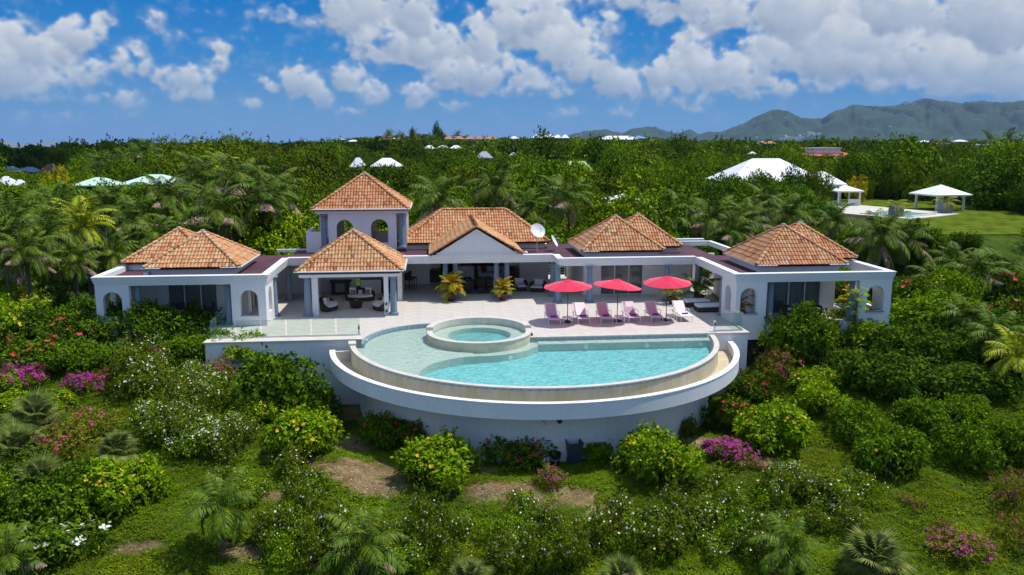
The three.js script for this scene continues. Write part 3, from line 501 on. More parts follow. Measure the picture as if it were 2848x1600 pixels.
// ---- main house
{
  const th = building('main_house', 'white main house with gabled portico, paired columns and broad tiled hip roof', 'house', [3, 0, -60]);
  for (const x of [.82, 1.50, 4.30, 5.02]) column(th, x, -54.62);
  wpart('wall', wallX(-2.45, -2.13, -60.7, -54.4), M.white, th); wpart('wall', wallX(-2.13, -.35, -60.7, -60.5), M.white, th);
  wpart('wall', [wallX(6.6, 8.75, -60.7, -60.5), wallX(-.35, 6.6, -60.7, -60.5, 2.3, 2.5)], M.white, th); wpart('wall', wallX(8.55, 8.75, -66, -60.7), M.white, th);
  wpart('wall', [wallX(-11.3, -7.9, -57.6, -57.4), wallX(-7.9, -5.5, -57.6, -57.4), wallX(-5.2, -2.45, -57.6, -57.4)], M.white, th); wpart('wall', wallX(-8.05, -7.8, -57.4, -55.0), M.white, th);
  wpart('living_room_wall', [B(-2.1, 8.7, 0, 2.7, -67.2, -67), B(-2.3, -2.1, 0, 2.7, -67, -60.7)], M.roomWall, th); wpart('living_room_floor', B(-2.3, 8.7, -.25, -.004, -67.2, -60.9), M.coping, th); wpart('living_room_ceiling', B(-2.3, 8.9, 2.5, 2.7, -67.2, -60.2), M.white, th);
  { const d = slidingDoor(th, 'x', -.35, .9, -60.6, 2.3, 1, null); }
  slidingDoor(th, 'x', 5.6, 6.6, -60.6, 2.3, 1, null);
  wpart('back_opening_floor', B(8.7, 10.5, -.25, -.004, -64, -60.9), M.coping, th);
  { const g = []; for (let i = 0; i < 5; i++) g.push(B(8.8, 10.4, .18 + i * .2, .21 + i * .2, -62.62, -62.59)); g.push(B(8.8, 8.84, 0, 1.05, -62.65, -62.56), B(9.6, 9.64, 0, 1.05, -62.65, -62.56), B(10.36, 10.4, 0, 1.05, -62.65, -62.56)); wpart('railing', g, M.whiteMetal, th); }
  flatRoof(th, -9.92, 8.32, -60.15, -54.28); 
  cornice(th, [['x', -9.60, -1.0, -54.2, 1], ['x', -1.0, 8.2, -54.2, 1]]);
  wpart('parapet', B(-11.4, -8.1, 2.60, 2.80, -60.4, -60.16), M.trim, th);
  const ridgeZ = -62.9, ye = 3.2, yr = 5.35;
  hipRoof(th, { x0: -2.5, x1: 8.66, z0: -59.55, z1: -66.2, ye, rx0: .72, rx1: 5.68, rz: ridgeZ, yr, tone: TONE, seed: 131 });
  // gabled portico
  const r = rng(132), xl = -.18, xr = 6.06, xm = 2.93, yb = 3.06, yt = 4.90, zf = -53.95, zb = -62.1, zo = -59.7;
  const faces = [[V(xl, yb, zo), V(xl, yb, zf), V(xm, yt, zf), V(xm, yt, zb)], [V(xr, yb, zf), V(xr, yb, zo), V(xm, yt, zb), V(xm, yt, zf)]];
  const roof = wpart('tile_roof', deckOf(faces, .01), M.clayUnder, th);
  const L = V(xl, yb, zb), Rr = V(xr, yb, zb);
  faceTiles(th.userData.tiles, [L, V(xl, yb, zf), V(xm, yt, zf), V(xm, yt, zb)], TONE_TAN, r, roof); faceTiles(th.userData.tiles, [V(xr, yb, zf), Rr, V(xm, yt, zb), V(xm, yt, zf)], TONE_TAN, r, roof);
  ridgeLine(th.userData.ridges, V(xm, yt + .03, zf + .05), V(xm, yt + .03, zb), TONE_TAN, r, roof); ridgeLine(th.userData.ridges, V(xl, yb + .02, zf + .03), V(xm, yt + .02, zf + .03), TONE_TAN, r, roof); ridgeLine(th.userData.ridges, V(xr, yb + .02, zf + .03), V(xm, yt + .02, zf + .03), TONE_TAN, r, roof);
  const s = new THREE.Shape(); s.moveTo(xl + .22, 3.012); s.lineTo(xr - .22, 3.012); s.lineTo(xm, yt - .1); s.closePath();
  wpart('pediment', new THREE.ExtrudeGeometry(s, { depth: .22, bevelEnabled: false }).translate(0, 0, -54.3), M.white, th);
  wpart('moulding', [B(xl + .1, xr - .1, 3.014, 3.07, -54.08, -54.02), B(xl + .4, xr - .4, 3.20, 3.235, -54.08, -54.05)], M.trim, th);
}
// ---- tower
{
  const th = building('tower', 'white belvedere tower with two arches and a red tiled pyramid roof', 'tower', [-5, 0, -61.5]);
  wpart('wall', archWall(-7.45, -2.6, 2.73, 5.5, -59.1, -58.85, [[-6.28, 1.18, 3.35, 5.05], [-3.82, 1.22, 3.35, 5.07]]), M.white, th);
  wpart('wall', archWallZ(-64.2, -59.3, 2.73, 5.5, -2.1, -1.88, [[-60.6, 1.1, 3.5, 5.05], [-62.8, 1.1, 3.5, 5.05]]), M.white, th);
  wpart('wall', archWallZ(-64.2, -59.3, 2.73, 5.5, -8.1, -7.88, [[-61.7, 1.4, 3.5, 5.05]]), M.white, th);
  wpart('wall', archWall(-7.88, -2.1, 2.73, 5.5, -64.2, -63.95, [[-6.28, 1.18, 2.9, 5.05], [-3.82, 1.22, 2.9, 5.07]]), M.white, th);
  wpart('lower_wall', [B(-8.1, -1.88, 0, 2.5, -64.3, -64.1), B(-8.1, -7.9, 0, 2.5, -64.1, -57.6)], M.white, th);
  wpart('tower_floor', B(-8.1, -1.9, 2.52, 2.71, -64.2, -60.16), M.white, th); wpart('roof_membrane', B(-8.08, -1.92, 2.712, 2.726, -64.18, -60.18), M.membrane, th);
  for (const [x, z] of [[-7.78, -58.95], [-2.24, -58.95]]) column(th, x, z, 2.95, COL_TALL);
  for (const [x, z] of [[-7.78, -58.95], [-2.24, -58.95]]) wpart('plinth', B(x - .33, x + .33, 2.725, 2.95, z - .33, z + .33), M.membrane, th);
  wpart('eave_band', [B(-8.35, -1.75, 5.5, 5.72, -64.5, -58.75)], M.trim, th); wpart('soffit', B(-8.1, -2.0, 5.44, 5.499, -64.3, -59.0), M.white, th);
  wpart('parapet', [B(-9.05, -8.85, 2.72, 4.2, -62.5, -58.9), B(-8.85, -7.9, 2.72, 4.2, -59.1, -58.9)], M.white, th);
  hipRoof(th, { x0: -8.5, x1: -1.72, z0: -58.62, z1: -64.6, ye: 5.8, rx0: -4.99, rx1: -4.99, rz: -61.6, yr: 8.2, tone: TONE_RED, seed: 141, under: 5.72 });
  gutterAlong(th, [-8.62, 5.82, -58.55], [-1.62, 5.82, -58.55]); gutterAlong(th, [-1.62, 5.82, -58.55], [-1.62, 5.82, -64.7]);
  // what stands on the tower floor behind the arches
  wpart('stair_hatch', B(-4.3, -3.3, 2.73, 3.85, -62.6, -61.6), M.roomWall, th);
}
// ---- lounge pavilion
{
  const th = building('lounge_pavilion', 'open lounge pavilion with tan tiled pyramid roof on grey columns beside the pool', 'pavilion', [-5.1, 0, -51.8]);
  for (const [x, z] of [[-7.70, -49.66], [-2.48, -49.52]]) column(th, x, z, 0, COL_TALL);
  wpart('pillar', B(-7.44, -7.08, 0, 2.6, -50.05, -49.7), M.white, th); wpart('pillar', B(-3.05, -2.78, 0, 2.6, -49.75, -49.45), M.white, th); wpart('pillar', B(-2.42, -2.12, 0, 2.6, -54.4, -54.0), M.white, th); wpart('pillar', B(-8.0, -7.7, 0, 2.48, -54.4, -54.1), M.white, th);
  wpart('eave_beam', [B(-8.1, -2.05, 2.46, 2.64, -49.95, -49.2), B(-2.6, -2.05, 2.47, 2.63, -54.1, -49.95), B(-8.1, -7.5, 2.47, 2.63, -54.1, -49.95)], M.white, th); wpart('ceiling', B(-7.5, -2.6, 2.56, 2.61, -54.3, -49.95), M.white, th);
  hipRoof(th, { x0: -8.23, x1: -1.88, z0: -49.15, z1: -54.7, ye: 2.80, rx0: -5.04, rx1: -5.04, rz: -52.0, yr: 4.95, tone: TONE_TAN, seed: 151, under: 2.6 });
  gutterAlong(th, [-8.35, 2.82, -49.08], [-1.78, 2.82, -49.08]); gutterAlong(th, [-1.78, 2.82, -49.08], [-1.78, 2.82, -54.1]);
  for (const y of [.18, .62]) wpart('wall_lamp', B(-2.98, -2.87, y, y + .18, -49.448, -49.40), M.darkMetal, th);
}
finishTiles();

// ---------------------------------------------------------------- terrace
{
  const th = structure('terrace', B(-12.1, 17.5, -.3, -.045, -60.4, -47.6), M.grout);
  const add = (g) => mesh('terrace_base', g, M.grout, th);
  add(B(-11.9, -3.9, -1.6, -.046, -47.6, -43.5)); add(B(15.5, 17.5, -1.6, -.046, -47.6, -42.95));
  const wall = (g) => mesh('terrace_wall', g, M.white, th);
  wall(B(-12.16, -3.6, -4.4, -.06, -43.5, -43.4)); wall(B(15.2, 17.56, -4.4, -.06, -42.94, -42.84)); wall(B(17.5, 17.6, -4.4, -.06, -44.96, -42.94)); wall(B(-12.16, -11.9, -2.4, -.06, -47.3, -43.5)); wall(B(-12.26, -12.12, -1.7, -.06, -47.25, -43.5));
  const cop = (g) => mesh('coping', g, M.coping, th);
  cop(B(-12.3, -3.95, -.055, .004, -44.18, -43.32)); cop(B(15.75, 17.66, -.055, .004, -43.1, -42.78)); cop(B(5.25, 15.7, -.055, .002, -43.16, -42.86)); cop(B(17.42, 17.66, -.055, .003, -47.2, -43.1));
  // floor slabs, laid with open joints; the round pool and its spa are left out
  const S = 1.02, r = rng(9), geo = new THREE.BoxGeometry(S - .006, .045, S - .006), uv = geo.attributes.uv; for (let i = 0; i < uv.count; i++) uv.setXY(i, uv.getX(i), uv.getY(i));
  const rest = [];
  for (let z = -43.16 - S / 2; z > -60.4; z -= S) for (let x = -12.1 + S / 2; x < 17.4; x += S) {
    const hole = Math.hypot(x - .2, z + 42.85) < 4.9 || Math.hypot(x - 2.48, z + 43.7) < 3.8; const front = z > -44.0 && x < -4.4;
    if (front || x > 17.4 || (x < -9.6 && z < -47.6) || (x < -2.4 && z < -57.6)) continue;
    if (hole) { // slabs round the pool are cut to its curve
      const c = cutSlab(x, z, S - .006); if (c) mesh('floor_slab', c, M.deck[Math.floor(r() * 4)], th); continue;
    }
    const m = M.deck[Math.floor(r() * 4)], far = z < -54.6;
    if (far) { rest.push([x, z]); continue; }
    const o = mesh('floor_slab', geo, m, th); o.position.set(x, -.0225 + (r() - .5) * .002, z);
  }
  const im = new THREE.InstancedMesh(geo, M.deck[0], rest.length), mt = new THREE.Matrix4(); rest.forEach(([x, z], i) => im.setMatrixAt(i, mt.makeTranslation(x, -.0225, z))); im.name = 'floor_slab_field'; im.userData.kind = 'stuff'; im.receiveShadow = true; th.add(im);
}
function cutSlab(x, z, s) {     // the part of a slab outside the pool circle, clipped as a polygon
  let poly = [[x - s / 2, z - s / 2], [x + s / 2, z - s / 2], [x + s / 2, z + s / 2], [x - s / 2, z + s / 2]], fine = [];
  for (let i = 0; i < 4; i++) { const a = poly[i], b = poly[(i + 1) % 4]; for (let k = 0; k < 6; k++) fine.push([lerp(a[0], b[0], k / 6), lerp(a[1], b[1], k / 6)]); }
  const RR = 4.08, cx = .2, cz = -42.85, SR = 2.98, sx = 2.48, sz = -43.7;
  fine = fine.map(([a, b]) => { for (const [X, Z, Q] of [[cx, cz, RR], [sx, sz, SR]]) { const d = Math.hypot(a - X, b - Z); if (d < Q) { a = X + (a - X) / d * Q; b = Z + (b - Z) / d * Q; } } return [clamp(a, x - s / 2, x + s / 2), clamp(b, z - s / 2, z + s / 2)]; });
  fine = fine.filter(([a, b], i) => i === 0 || Math.hypot(a - fine[i - 1][0], b - fine[i - 1][1]) > .004);
  let area = 0; fine.forEach(([a, b], i) => { const [c, d] = fine[(i + 1) % fine.length]; area += a * d - c * b; });
  if (Math.abs(area) < .08 || fine.length < 3) return null;
  const sh = new THREE.Shape(fine.map(([a, b]) => new THREE.Vector2(a, -b)));
  return new THREE.ExtrudeGeometry(sh, { depth: .045, bevelEnabled: false }).rotateX(-Math.PI / 2).translate(0, -.045, 0);
}

// ---------------------------------------------------------------- swimming pool
function ringSeg(cx, cz, r0, r1, y0, y1, a0, a1, n = 72, inner = true) {   // a solid piece of a ring; angles run from +x towards +z
  const g = [], P = (r, a, y) => [cx + r * Math.cos(a), y, cz + r * Math.sin(a)];
  const sheet = (f, uvf) => { const pos = [], uv = [], idx = []; for (let i = 0; i <= n; i++) { const a = lerp(a0, a1, i / n); for (const k of [0, 1]) { pos.push(...f(a, k)); uv.push(...uvf(a, k)); } } for (let i = 0; i < n; i++) idx.push(i * 2, i * 2 + 1, i * 2 + 2, i * 2 + 1, i * 2 + 3, i * 2 + 2); const b = new THREE.BufferGeometry(); b.setAttribute('position', new THREE.Float32BufferAttribute(pos, 3)); b.setAttribute('uv', new THREE.Float32BufferAttribute(uv, 2)); b.setIndex(idx); b.computeVertexNormals(); g.push(b); };
  sheet((a, k) => P(r1, a, k ? y1 : y0), (a, k) => [a * r1, k ? y1 : y0]);
  if (inner) sheet((a, k) => P(r0, a, k ? y0 : y1), (a, k) => [a * r0, k ? y0 : y1]);
  sheet((a, k) => P(k ? r0 : r1, a, y1), (a, k) => [a * r1, k ? r0 : r1]);
  sheet((a, k) => P(k ? r1 : r0, a, y0), (a, k) => [a * r1, k ? r0 : r1]);
  for (const a of [a0, a1]) { const q = [P(r0, a, y0), P(r1, a, y0), P(r1, a, y1), P(r0, a, y1)], b = new THREE.BufferGeometry(); b.setAttribute('position', new THREE.Float32BufferAttribute([q[0], q[1], q[2], q[0], q[2], q[3]].flat(), 3)); b.setAttribute('uv', new THREE.Float32BufferAttribute([0, 0, 1, 0, 1, 1, 0, 0, 1, 1, 0, 1], 2)); b.computeVertexNormals(); g.push(b); }
  return merge(g);
}
const flatShape = (pts, y) => { const s = new THREE.ShapeGeometry(new THREE.Shape(pts.map(([x, z]) => new THREE.Vector2(x, -z)))); s.rotateX(-Math.PI / 2).translate(0, y, 0); const p = s.attributes.position, uv = s.attributes.uv; for (let i = 0; i < p.count; i++) uv.setXY(i, p.getX(i), p.getZ(i)); return s; };
const solidShape = (pts, y0, y1) => new THREE.ExtrudeGeometry(new THREE.Shape(pts.map(([x, z]) => new THREE.Vector2(x, -z))), { depth: y1 - y0, bevelEnabled: false }).rotateX(-Math.PI / 2).translate(0, y0, 0);
const arc = (cx, cz, r, a0, a1, n) => Array.from({ length: n + 1 }, (_, i) => { const a = lerp(a0, a1, i / n); return [cx + r * Math.cos(a), cz + r * Math.sin(a)]; });
{
  const C = [5.53, -43.95], aR = R(6), aL = R(170.5), WL = -.115, FL = -.66;
  const th = thing('swimming_pool', 'half round infinity pool with turquoise water, catch trough and white base wall', 'pool', [C[0], 0, C[1]]);
  const outline = (r, e = 0) => [[15.45 + e, -42.88], ...arc(...C, r, aR, aL, 90), ...arc(.2, -42.85, 3.97 + e, R(173), R(268), 26), ...arc(2.48, -43.7, 2.85, R(246), R(300), 12), [4.6, -43.2], [5.3, -42.88]];
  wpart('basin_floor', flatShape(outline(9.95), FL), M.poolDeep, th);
  wpart('shallow_shelf', solidShape([...arc(...C, 9.9, R(130.5), aL, 40), ...arc(.2, -42.85, 3.94, R(173), R(268), 26), ...arc(2.48, -43.7, 2.7, R(246), R(150), 10), [1.6, -41.2], [2.37, -40.1], [1.43, -39.95], [.75, -39.62], [.1, -39.1], [-.35, -38.5], [-.65, -37.75]], FL - .05, -.25), M.poolShelf, th);
  wpart('spa_ledge', ringSeg(2.48, -43.7, 2.6, 3.45, FL - .04, -.30, R(8), R(97), 30), M.poolShelf, th);
  wpart('bench', B(5.6, 15.5, FL - .03, -.25, -42.9, -42.2), M.poolShelf, th);
  wpart('pool_wall', [B(5.0, 15.6, FL - .05, -.30, -43.05, -42.885)], M.poolWall, th); wpart('waterline_band', B(5.0, 15.6, -.299, -.056, -43.05, -42.89), M.mosaic, th);
  wpart('beach_wall', ringSeg(.2, -42.85, 3.98, 4.1, -.5, -.004, R(172), R(280), 40), M.mosaic, th);
  wpart('infinity_edge', ringSeg(...C, 9.86, 10.14, -.16, -.102, aR, aL, 96), M.coping, th); wpart('waterline_band', ringSeg(...C, 9.87, 10.12, -.24, -.161, aR, aL, 96), M.mosaic, th);
  wpart('basin_wall', ringSeg(...C, 9.86, 10.10, -1.25, -.241, aR, aL, 96), M.trough, th);
  wpart('end_coping', ringSeg(...C, 9.80, 10.2, -.5, .006, aL, R(174.5), 6), M.coping, th); wpart('end_coping', ringSeg(...C, 9.80, 10.2, -.5, .006, R(3.2), aR, 6), M.coping, th);
  wpart('trough_floor', ringSeg(...C, 10.101, 10.95, -1.201, -1.02, R(5), R(174), 90), M.troughFloor, th);
  wpart('trough_wall', ringSeg(...C, 10.93, 11.18, -1.2, -.52, R(3), R(175), 100), M.white, th); wpart('trough_coping', ringSeg(...C, 10.9, 11.2, -.519, -.47, R(3), R(175), 100), M.trim, th);
  wpart('trough_end', ringSeg(...C, 10.15, 10.92, -1.15, -.55, R(174), R(175), 2), M.coping, th); wpart('trough_end', ringSeg(...C, 10.15, 10.92, -1.15, -.5, R(3), R(5), 2), M.coping, th);
  wpart('base_wall', ringSeg(...C, 9.5, 9.7, -5.2, -1.202, R(-14), R(194), 100), M.white, th);
  wpart('drain_pipe', new THREE.CylinderGeometry(.11, .11, .3, 14).rotateX(Math.PI / 2).translate(5.5, -1.75, -34.25), M.plastic, th); wpart('drain_pipe', rod([4.7, -1.62, -34.2], [4.86, -1.85, -34.0], .05), M.gutter, th);
  // round spa
  const S = [2.48, -43.7];
  wpart('spa_wall', ringSeg(...S, 2.62, 2.86, FL - .05, .20, 0, Math.PI * 2, 72), M.trough, th); wpart('spa_rim', ringSeg(...S, 2.58, 2.9, .201, .25, R(-6), R(186), 60), M.coping, th);
  wpart('spa_coping', ringSeg(...S, 2.56, 2.95, .05, .42, R(186), R(354), 60), M.coping, th);
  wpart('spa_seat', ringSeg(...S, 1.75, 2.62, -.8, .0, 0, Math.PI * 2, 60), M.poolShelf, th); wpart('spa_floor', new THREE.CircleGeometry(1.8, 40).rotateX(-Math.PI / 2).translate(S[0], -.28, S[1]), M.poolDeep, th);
  wpart('spa_water', flatShape(arc(...S, 2.6, 0, Math.PI * 2, 60).slice(0, 60), .19), M.water, th); wpart('water', flatShape(outline(9.94), WL), M.water, th);
  for (const [x, z, t] of [[3.9, -40.35, 0], [8.2, -42.19, 1], [11.6, -42.19, 1], [14.6, -42.19, 1]]) wpart('pool_lamp', t ? new THREE.CylinderGeometry(.12, .12, .03, 16).rotateX(Math.PI / 2).translate(x, -.45, z + .012) : new THREE.CylinderGeometry(.12, .12, .03, 16).rotateX(Math.PI / 2).rotateY(.5).translate(x, -.45, z), M.whiteMetal, th);
}
// ---------------------------------------------------------------- glass balustrades
function balustrade(label, pts, h, posts) {
  const th = thing('glass_balustrade', label, 'balustrade', [pts[0][0], 0, pts[0][1]], 0, 'frameless glass balustrades');
  for (let i = 0; i + 1 < pts.length; i++) {
    const [x0, z0] = pts[i], [x1, z1] = pts[i + 1], L = Math.hypot(x1 - x0, z1 - z0), n = Math.max(1, Math.round(L / 1.25)), along = Math.abs(x1 - x0) > Math.abs(z1 - z0);
    for (let k = 0; k < n; k++) { const a = (k + .035) / n, b = (k + .965) / n, w = L * (b - a), g = new THREE.PlaneGeometry(w, h); if (!along) g.rotateY(Math.PI / 2); g.translate(lerp(x0, x1, (a + b) / 2), h / 2 + .03, lerp(z0, z1, (a + b) / 2)); const pane = wpart('glass_panel', g, M.greenGlass, th);
      const e = along ? B(lerp(x0, x1, a), lerp(x0, x1, b), h + .03, h + .04, z0 - .006, z0 + .006) : B(x0 - .006, x0 + .006, h + .03, h + .04, Math.min(lerp(z0, z1, a), lerp(z0, z1, b)), Math.max(lerp(z0, z1, a), lerp(z0, z1, b))); wpart('panel_edge', e, M.edgeGlass, pane); }
    wpart('base_rail', along ? B(Math.min(x0, x1), Math.max(x0, x1), .005, .06, z0 - .035, z0 + .035) : B(x0 - .035, x0 + .035, .005, .06, Math.min(z0, z1), Math.max(z0, z1)), M.steel, th);
  }
  for (const [x, z] of posts) { const p = wpart('end_post', B(x - .05, x + .05, 0.004, .62, z - .05, z + .05), M.whiteMetal, th); wpart('post_lamp', B(x - .052, x + .052, .34, .5, z + .051, z + .056), M.darkMetal, p); }
}
M.edgeGlass = std(lc(.10, .22, .19), .15);
balustrade('long glass balustrade along the left terrace edge, over white ledge', [[-12.12, -47.3], [-12.12, -44.22], [-4.05, -44.22]], .92, [[-4.16, -44.3]]);
balustrade('short glass balustrade between pool and right guest wing', [[15.7, -43.3], [17.43, -43.3], [17.43, -44.9]], .98, [[15.74, -43.2]]);

// ---------------------------------------------------------------- sun loungers, parasols, tables
function slingSheet(prof, w, thick = .012) { // a sheet of cloth over a profile of [y, z]
  const pos = [], uv = [], idx = []; let L = 0;
  prof.forEach(([y, z], i) => { if (i) L += Math.hypot(y - prof[i - 1][0], z - prof[i - 1][1]); for (let k = 0; k <= 4; k++) { const t = k / 4; pos.push((t - .5) * w, y - .012 * Math.sin(Math.PI * t), z); uv.push(t * w, L); } });
  for (let i = 0; i + 1 < prof.length; i++) for (let k = 0; k < 4; k++) { const a = i * 5 + k; idx.push(a, a + 1, a + 5, a + 1, a + 6, a + 5); }
  const g = new THREE.BufferGeometry(); g.setAttribute('position', new THREE.Float32BufferAttribute(pos, 3)); g.setAttribute('uv', new THREE.Float32BufferAttribute(uv, 2)); g.setIndex(idx); g.computeVertexNormals(); return g;
}
const SEAT = [[.335, .03], [.355, -.1], [.36, -.5], [.35, -.9], [.345, -1.12]], BACK = [[.345, -1.12], [.44, -1.24], [.62, -1.45], [.80, -1.66], [.90, -1.78]];
function lounger(label) {
  const o = thing('sun_lounger', label, 'sun lounger', [0, 0, 0], 0, 'sun loungers in a row under the parasols'), w = .62;
  mesh('sling', slingSheet([...SEAT, ...BACK.slice(1)], w), M.sling, o);
  const f = []; for (const s of [-1, 1]) { const x = s * .345; f.push(tube([[x, .34, .05], [x, .36, -.5], [x, .345, -1.12]], .022, 8, 10), rod([x, .345, -1.1], [x, .345, -1.85], .022), tube([[x, .345, -1.12], [x, .44, -1.24], [x, .8, -1.66], [x, .92, -1.8]], .02, 8, 12)); }
  f.push(rod([-.345, .34, .05], [.345, .34, .05], .022), rod([-.345, .92, -1.8], [.345, .92, -1.8], .02), rod([-.345, .345, -1.83], [.345, .345, -1.83], .022)); mesh('frame', merge(f), M.whiteMetal, o);
  for (const s of [-1, 1]) { mesh('leg', rod([s * .345, .34, .02], [s * .35, 0, .04], .022, .02), M.whiteMetal, o); mesh('leg', rod([s * .345, .345, -1.5], [s * .35, 0, -1.52], .022, .02), M.whiteMetal, o); mesh('armrest', tube([[s * .36, .35, -.62], [s * .385, .56, -.66], [s * .385, .58, -.8], [s * .385, .58, -1.1], [s * .37, .52, -1.3]], .018, 8, 18), M.whiteMetal, o); }
  return o;
}
const LX = [7.0, 8.76, 10.13, 11.80, 13.15, 14.95], LZ = -45.8;
const spotText = ['bare mauve sling, end of the row beside the spa', 'white towel over its back, next to the first parasol', 'bare mauve sling between first and second parasol', 'white towel hung askew over its back', 'bare mauve sling left of the third parasol', 'entirely covered by white towel, end of row nearest the right wing'];
const first = lounger('sun lounger, ' + spotText[0]); first.position.set(LX[0], 0.001, LZ);
for (let i = 1; i < 6; i++) copyOf(first, [LX[i], .001, LZ], (i % 2 ? .02 : -.015), 'sun lounger, ' + spotText[i]);
{ // bath towels over the backs
  const cloth = (name, label, prof, x, w, lift = .012) => { const g = slingSheet(prof.map(([y, z]) => [y + lift, z + .008]), w); const o = mesh(numbered(name), g, M.towelWhite, scene); o.position.set(x, 0, LZ); tag(o, label, 'towel', 'white towels on the loungers'); };
  const over = [[.50, -1.9], [.90, -1.835], [.935, -1.80], [.905, -1.772], ...BACK.slice(1, 4).reverse().map(([y, z]) => [y, z])];
  cloth('bath_towel', 'white towel over the lounger next to the first parasol', [...over, [.36, -1.08], [.362, -.9]], LX[1] + .04, .6);
  cloth('bath_towel', 'long white towel covering the lounger at the right end of the row', [...over, [.355, -1.1], [.372, -.7], [.375, -.3], [.36, .02], [.3, .06]], LX[5], .64);
  // the askew one hangs as a rounded flap
  const s = new THREE.Shape(); s.moveTo(-.24, 0); s.lineTo(.22, 0); s.bezierCurveTo(.24, -.3, .12, -.75, -.03, -.82); s.bezierCurveTo(-.2, -.72, -.26, -.3, -.24, 0);
  const g = new THREE.ExtrudeGeometry(s, { depth: .012, bevelEnabled: true, bevelSize: .006, bevelThickness: .006, bevelSegments: 2 }).rotateX(-.70).translate(.05, .945, -1.775), o = mesh(numbered('bath_towel'), g, M.towelWhite, scene); o.position.set(LX[3], 0, LZ); tag(o, 'white towel hanging askew over a mauve lounger back', 'towel', 'white towels on the loungers');
  // rolled purple towels on the seats
  const roll = merge([new THREE.CapsuleGeometry(.065, .27, 4, 14).rotateZ(Math.PI / 2), new THREE.TorusGeometry(.045, .014, 6, 14).rotateY(Math.PI / 2).translate(.165, 0, 0)]).translate(0, .06, 0).scale(1, .8, 1.15);
  const where = ['on the lounger beside the spa', 'on the towelled lounger next to the first parasol', 'on the lounger between first and second parasol', 'on the lounger with the askew towel', 'on the lounger left of the third parasol', 'on the all white lounger'];
  LX.forEach((x, i) => { const t = mesh(numbered('rolled_towel'), roll, M.towelPurple, scene); t.position.set(x + .02, .372, LZ - .42); t.rotation.y = .06 * (i % 3 - 1); tag(t, 'rolled purple towel ' + where[i], 'towel', 'rolled purple towels on the loungers'); });
}
function parasol(label, x, z, top, tilt) {
  const o = thing('parasol', label, 'parasol', [x, 0, z], 0, 'red parasols by the pool'), Rr = 1.47, n = 10;
  mesh('base', merge([turned([[.30, .005], [.32, .05], [.12, .09], [.035, .12]]), lathe([[.035, .1], [.035, .4]])]), M.wood, o); mesh('pole', merge([rod([0, .1, 0], [0, top - .02, 0], .024), rod([0, 1.0, 0], [0, 1.08, 0], .034), rod([0, .32, 0], [0, .42, 0], .036)]), M.darkMetal, o);
  const head = new THREE.Group(); head.name = 'canopy_head'; head.position.y = top; head.rotation.set(...tilt); o.add(head);
  const pos = [], idx = [], m = 6;   // each panel sags between two ribs
  const cone = (r0, r1, y0, y1, sag) => { const b = pos.length / 3, k = n * m; for (let j = 0; j <= 4; j++) for (let i = 0; i < k; i++) { const t = j / 4, a = i / k * 6.2832, f = (i % m) / m, s = Math.sin(f * Math.PI), r = lerp(r0, r1, t) * (1 - sag * s * t * .9); pos.push(Math.cos(a) * r, lerp(y0, y1, t ** 1.06) - sag * .55 * s * t, Math.sin(a) * r); } for (let j = 0; j < 4; j++) for (let i = 0; i < k; i++) { const a = b + j * k + i, c = b + j * k + (i + 1) % k; idx.push(a, c, a + k, c, c + k, a + k); } };
  cone(.17, Rr, -.075, -.43, .05); const g = new THREE.BufferGeometry(); g.setAttribute('position', new THREE.Float32BufferAttribute(pos, 3)); g.setIndex(idx); g.computeVertexNormals(); mesh('canopy', g, M.parasol, head);
  pos.length = idx.length = 0; cone(.012, .30, .0, -.085, .05); const v = new THREE.BufferGeometry(); v.setAttribute('position', new THREE.Float32BufferAttribute(pos, 3)); v.setIndex(idx); v.computeVertexNormals(); mesh('vent', v, M.parasol, head);
  for (let i = 0; i < n; i++) { const a = i / n * 6.2832, c = Math.cos(a), s = Math.sin(a); mesh('rib', merge([rod([c * .05, -.06, s * .05], [c * Rr * 1.015, -.437, s * Rr * 1.015], .009, .007, 5), rod([0, -.55, 0], [c * .72, -.24, s * .72], .007, .007, 5)]), M.darkMetal, head); }
  mesh('finial', new THREE.SphereGeometry(.035, 10, 8).translate(0, .02, 0), M.darkMetal, head); return o;
}
parasol('red parasol next to the spa, in front of a grey column', 7.88, -46.4, 2.58, [.03, .1, .03]);
parasol('red parasol tilted to one side, in front of the curtained doors', 10.88, -46.4, 2.56, [.05, .5, -.12]);
parasol('red parasol at the end of the row, in front of a potted palm', 13.88, -46.4, 2.70, [.03, .8, .035]);
{
  const t = thing('side_table', 'small white side table beside the first parasol', 'side table', [7.80, 0, -46.0], 0, 'white side tables between the loungers');
  mesh('tabletop', CB(-.27, .27, .36, .40, -.25, .25, .01), M.whiteMetal, t); for (const [x, z] of [[-1, -1], [1, -1], [1, 1], [-1, 1]]) mesh('leg', CB(x * .24 - .018, x * .24 + .018, 0.002, .36, z * .22 - .018, z * .22 + .018, .004), M.whiteMetal, t);
  copyOf(t, [10.93, 0, -46.0], 0, 'small white side table beside the tilted parasol'); copyOf(t, [14.1, 0, -46.0], 0, 'small white side table beside the third parasol');
}
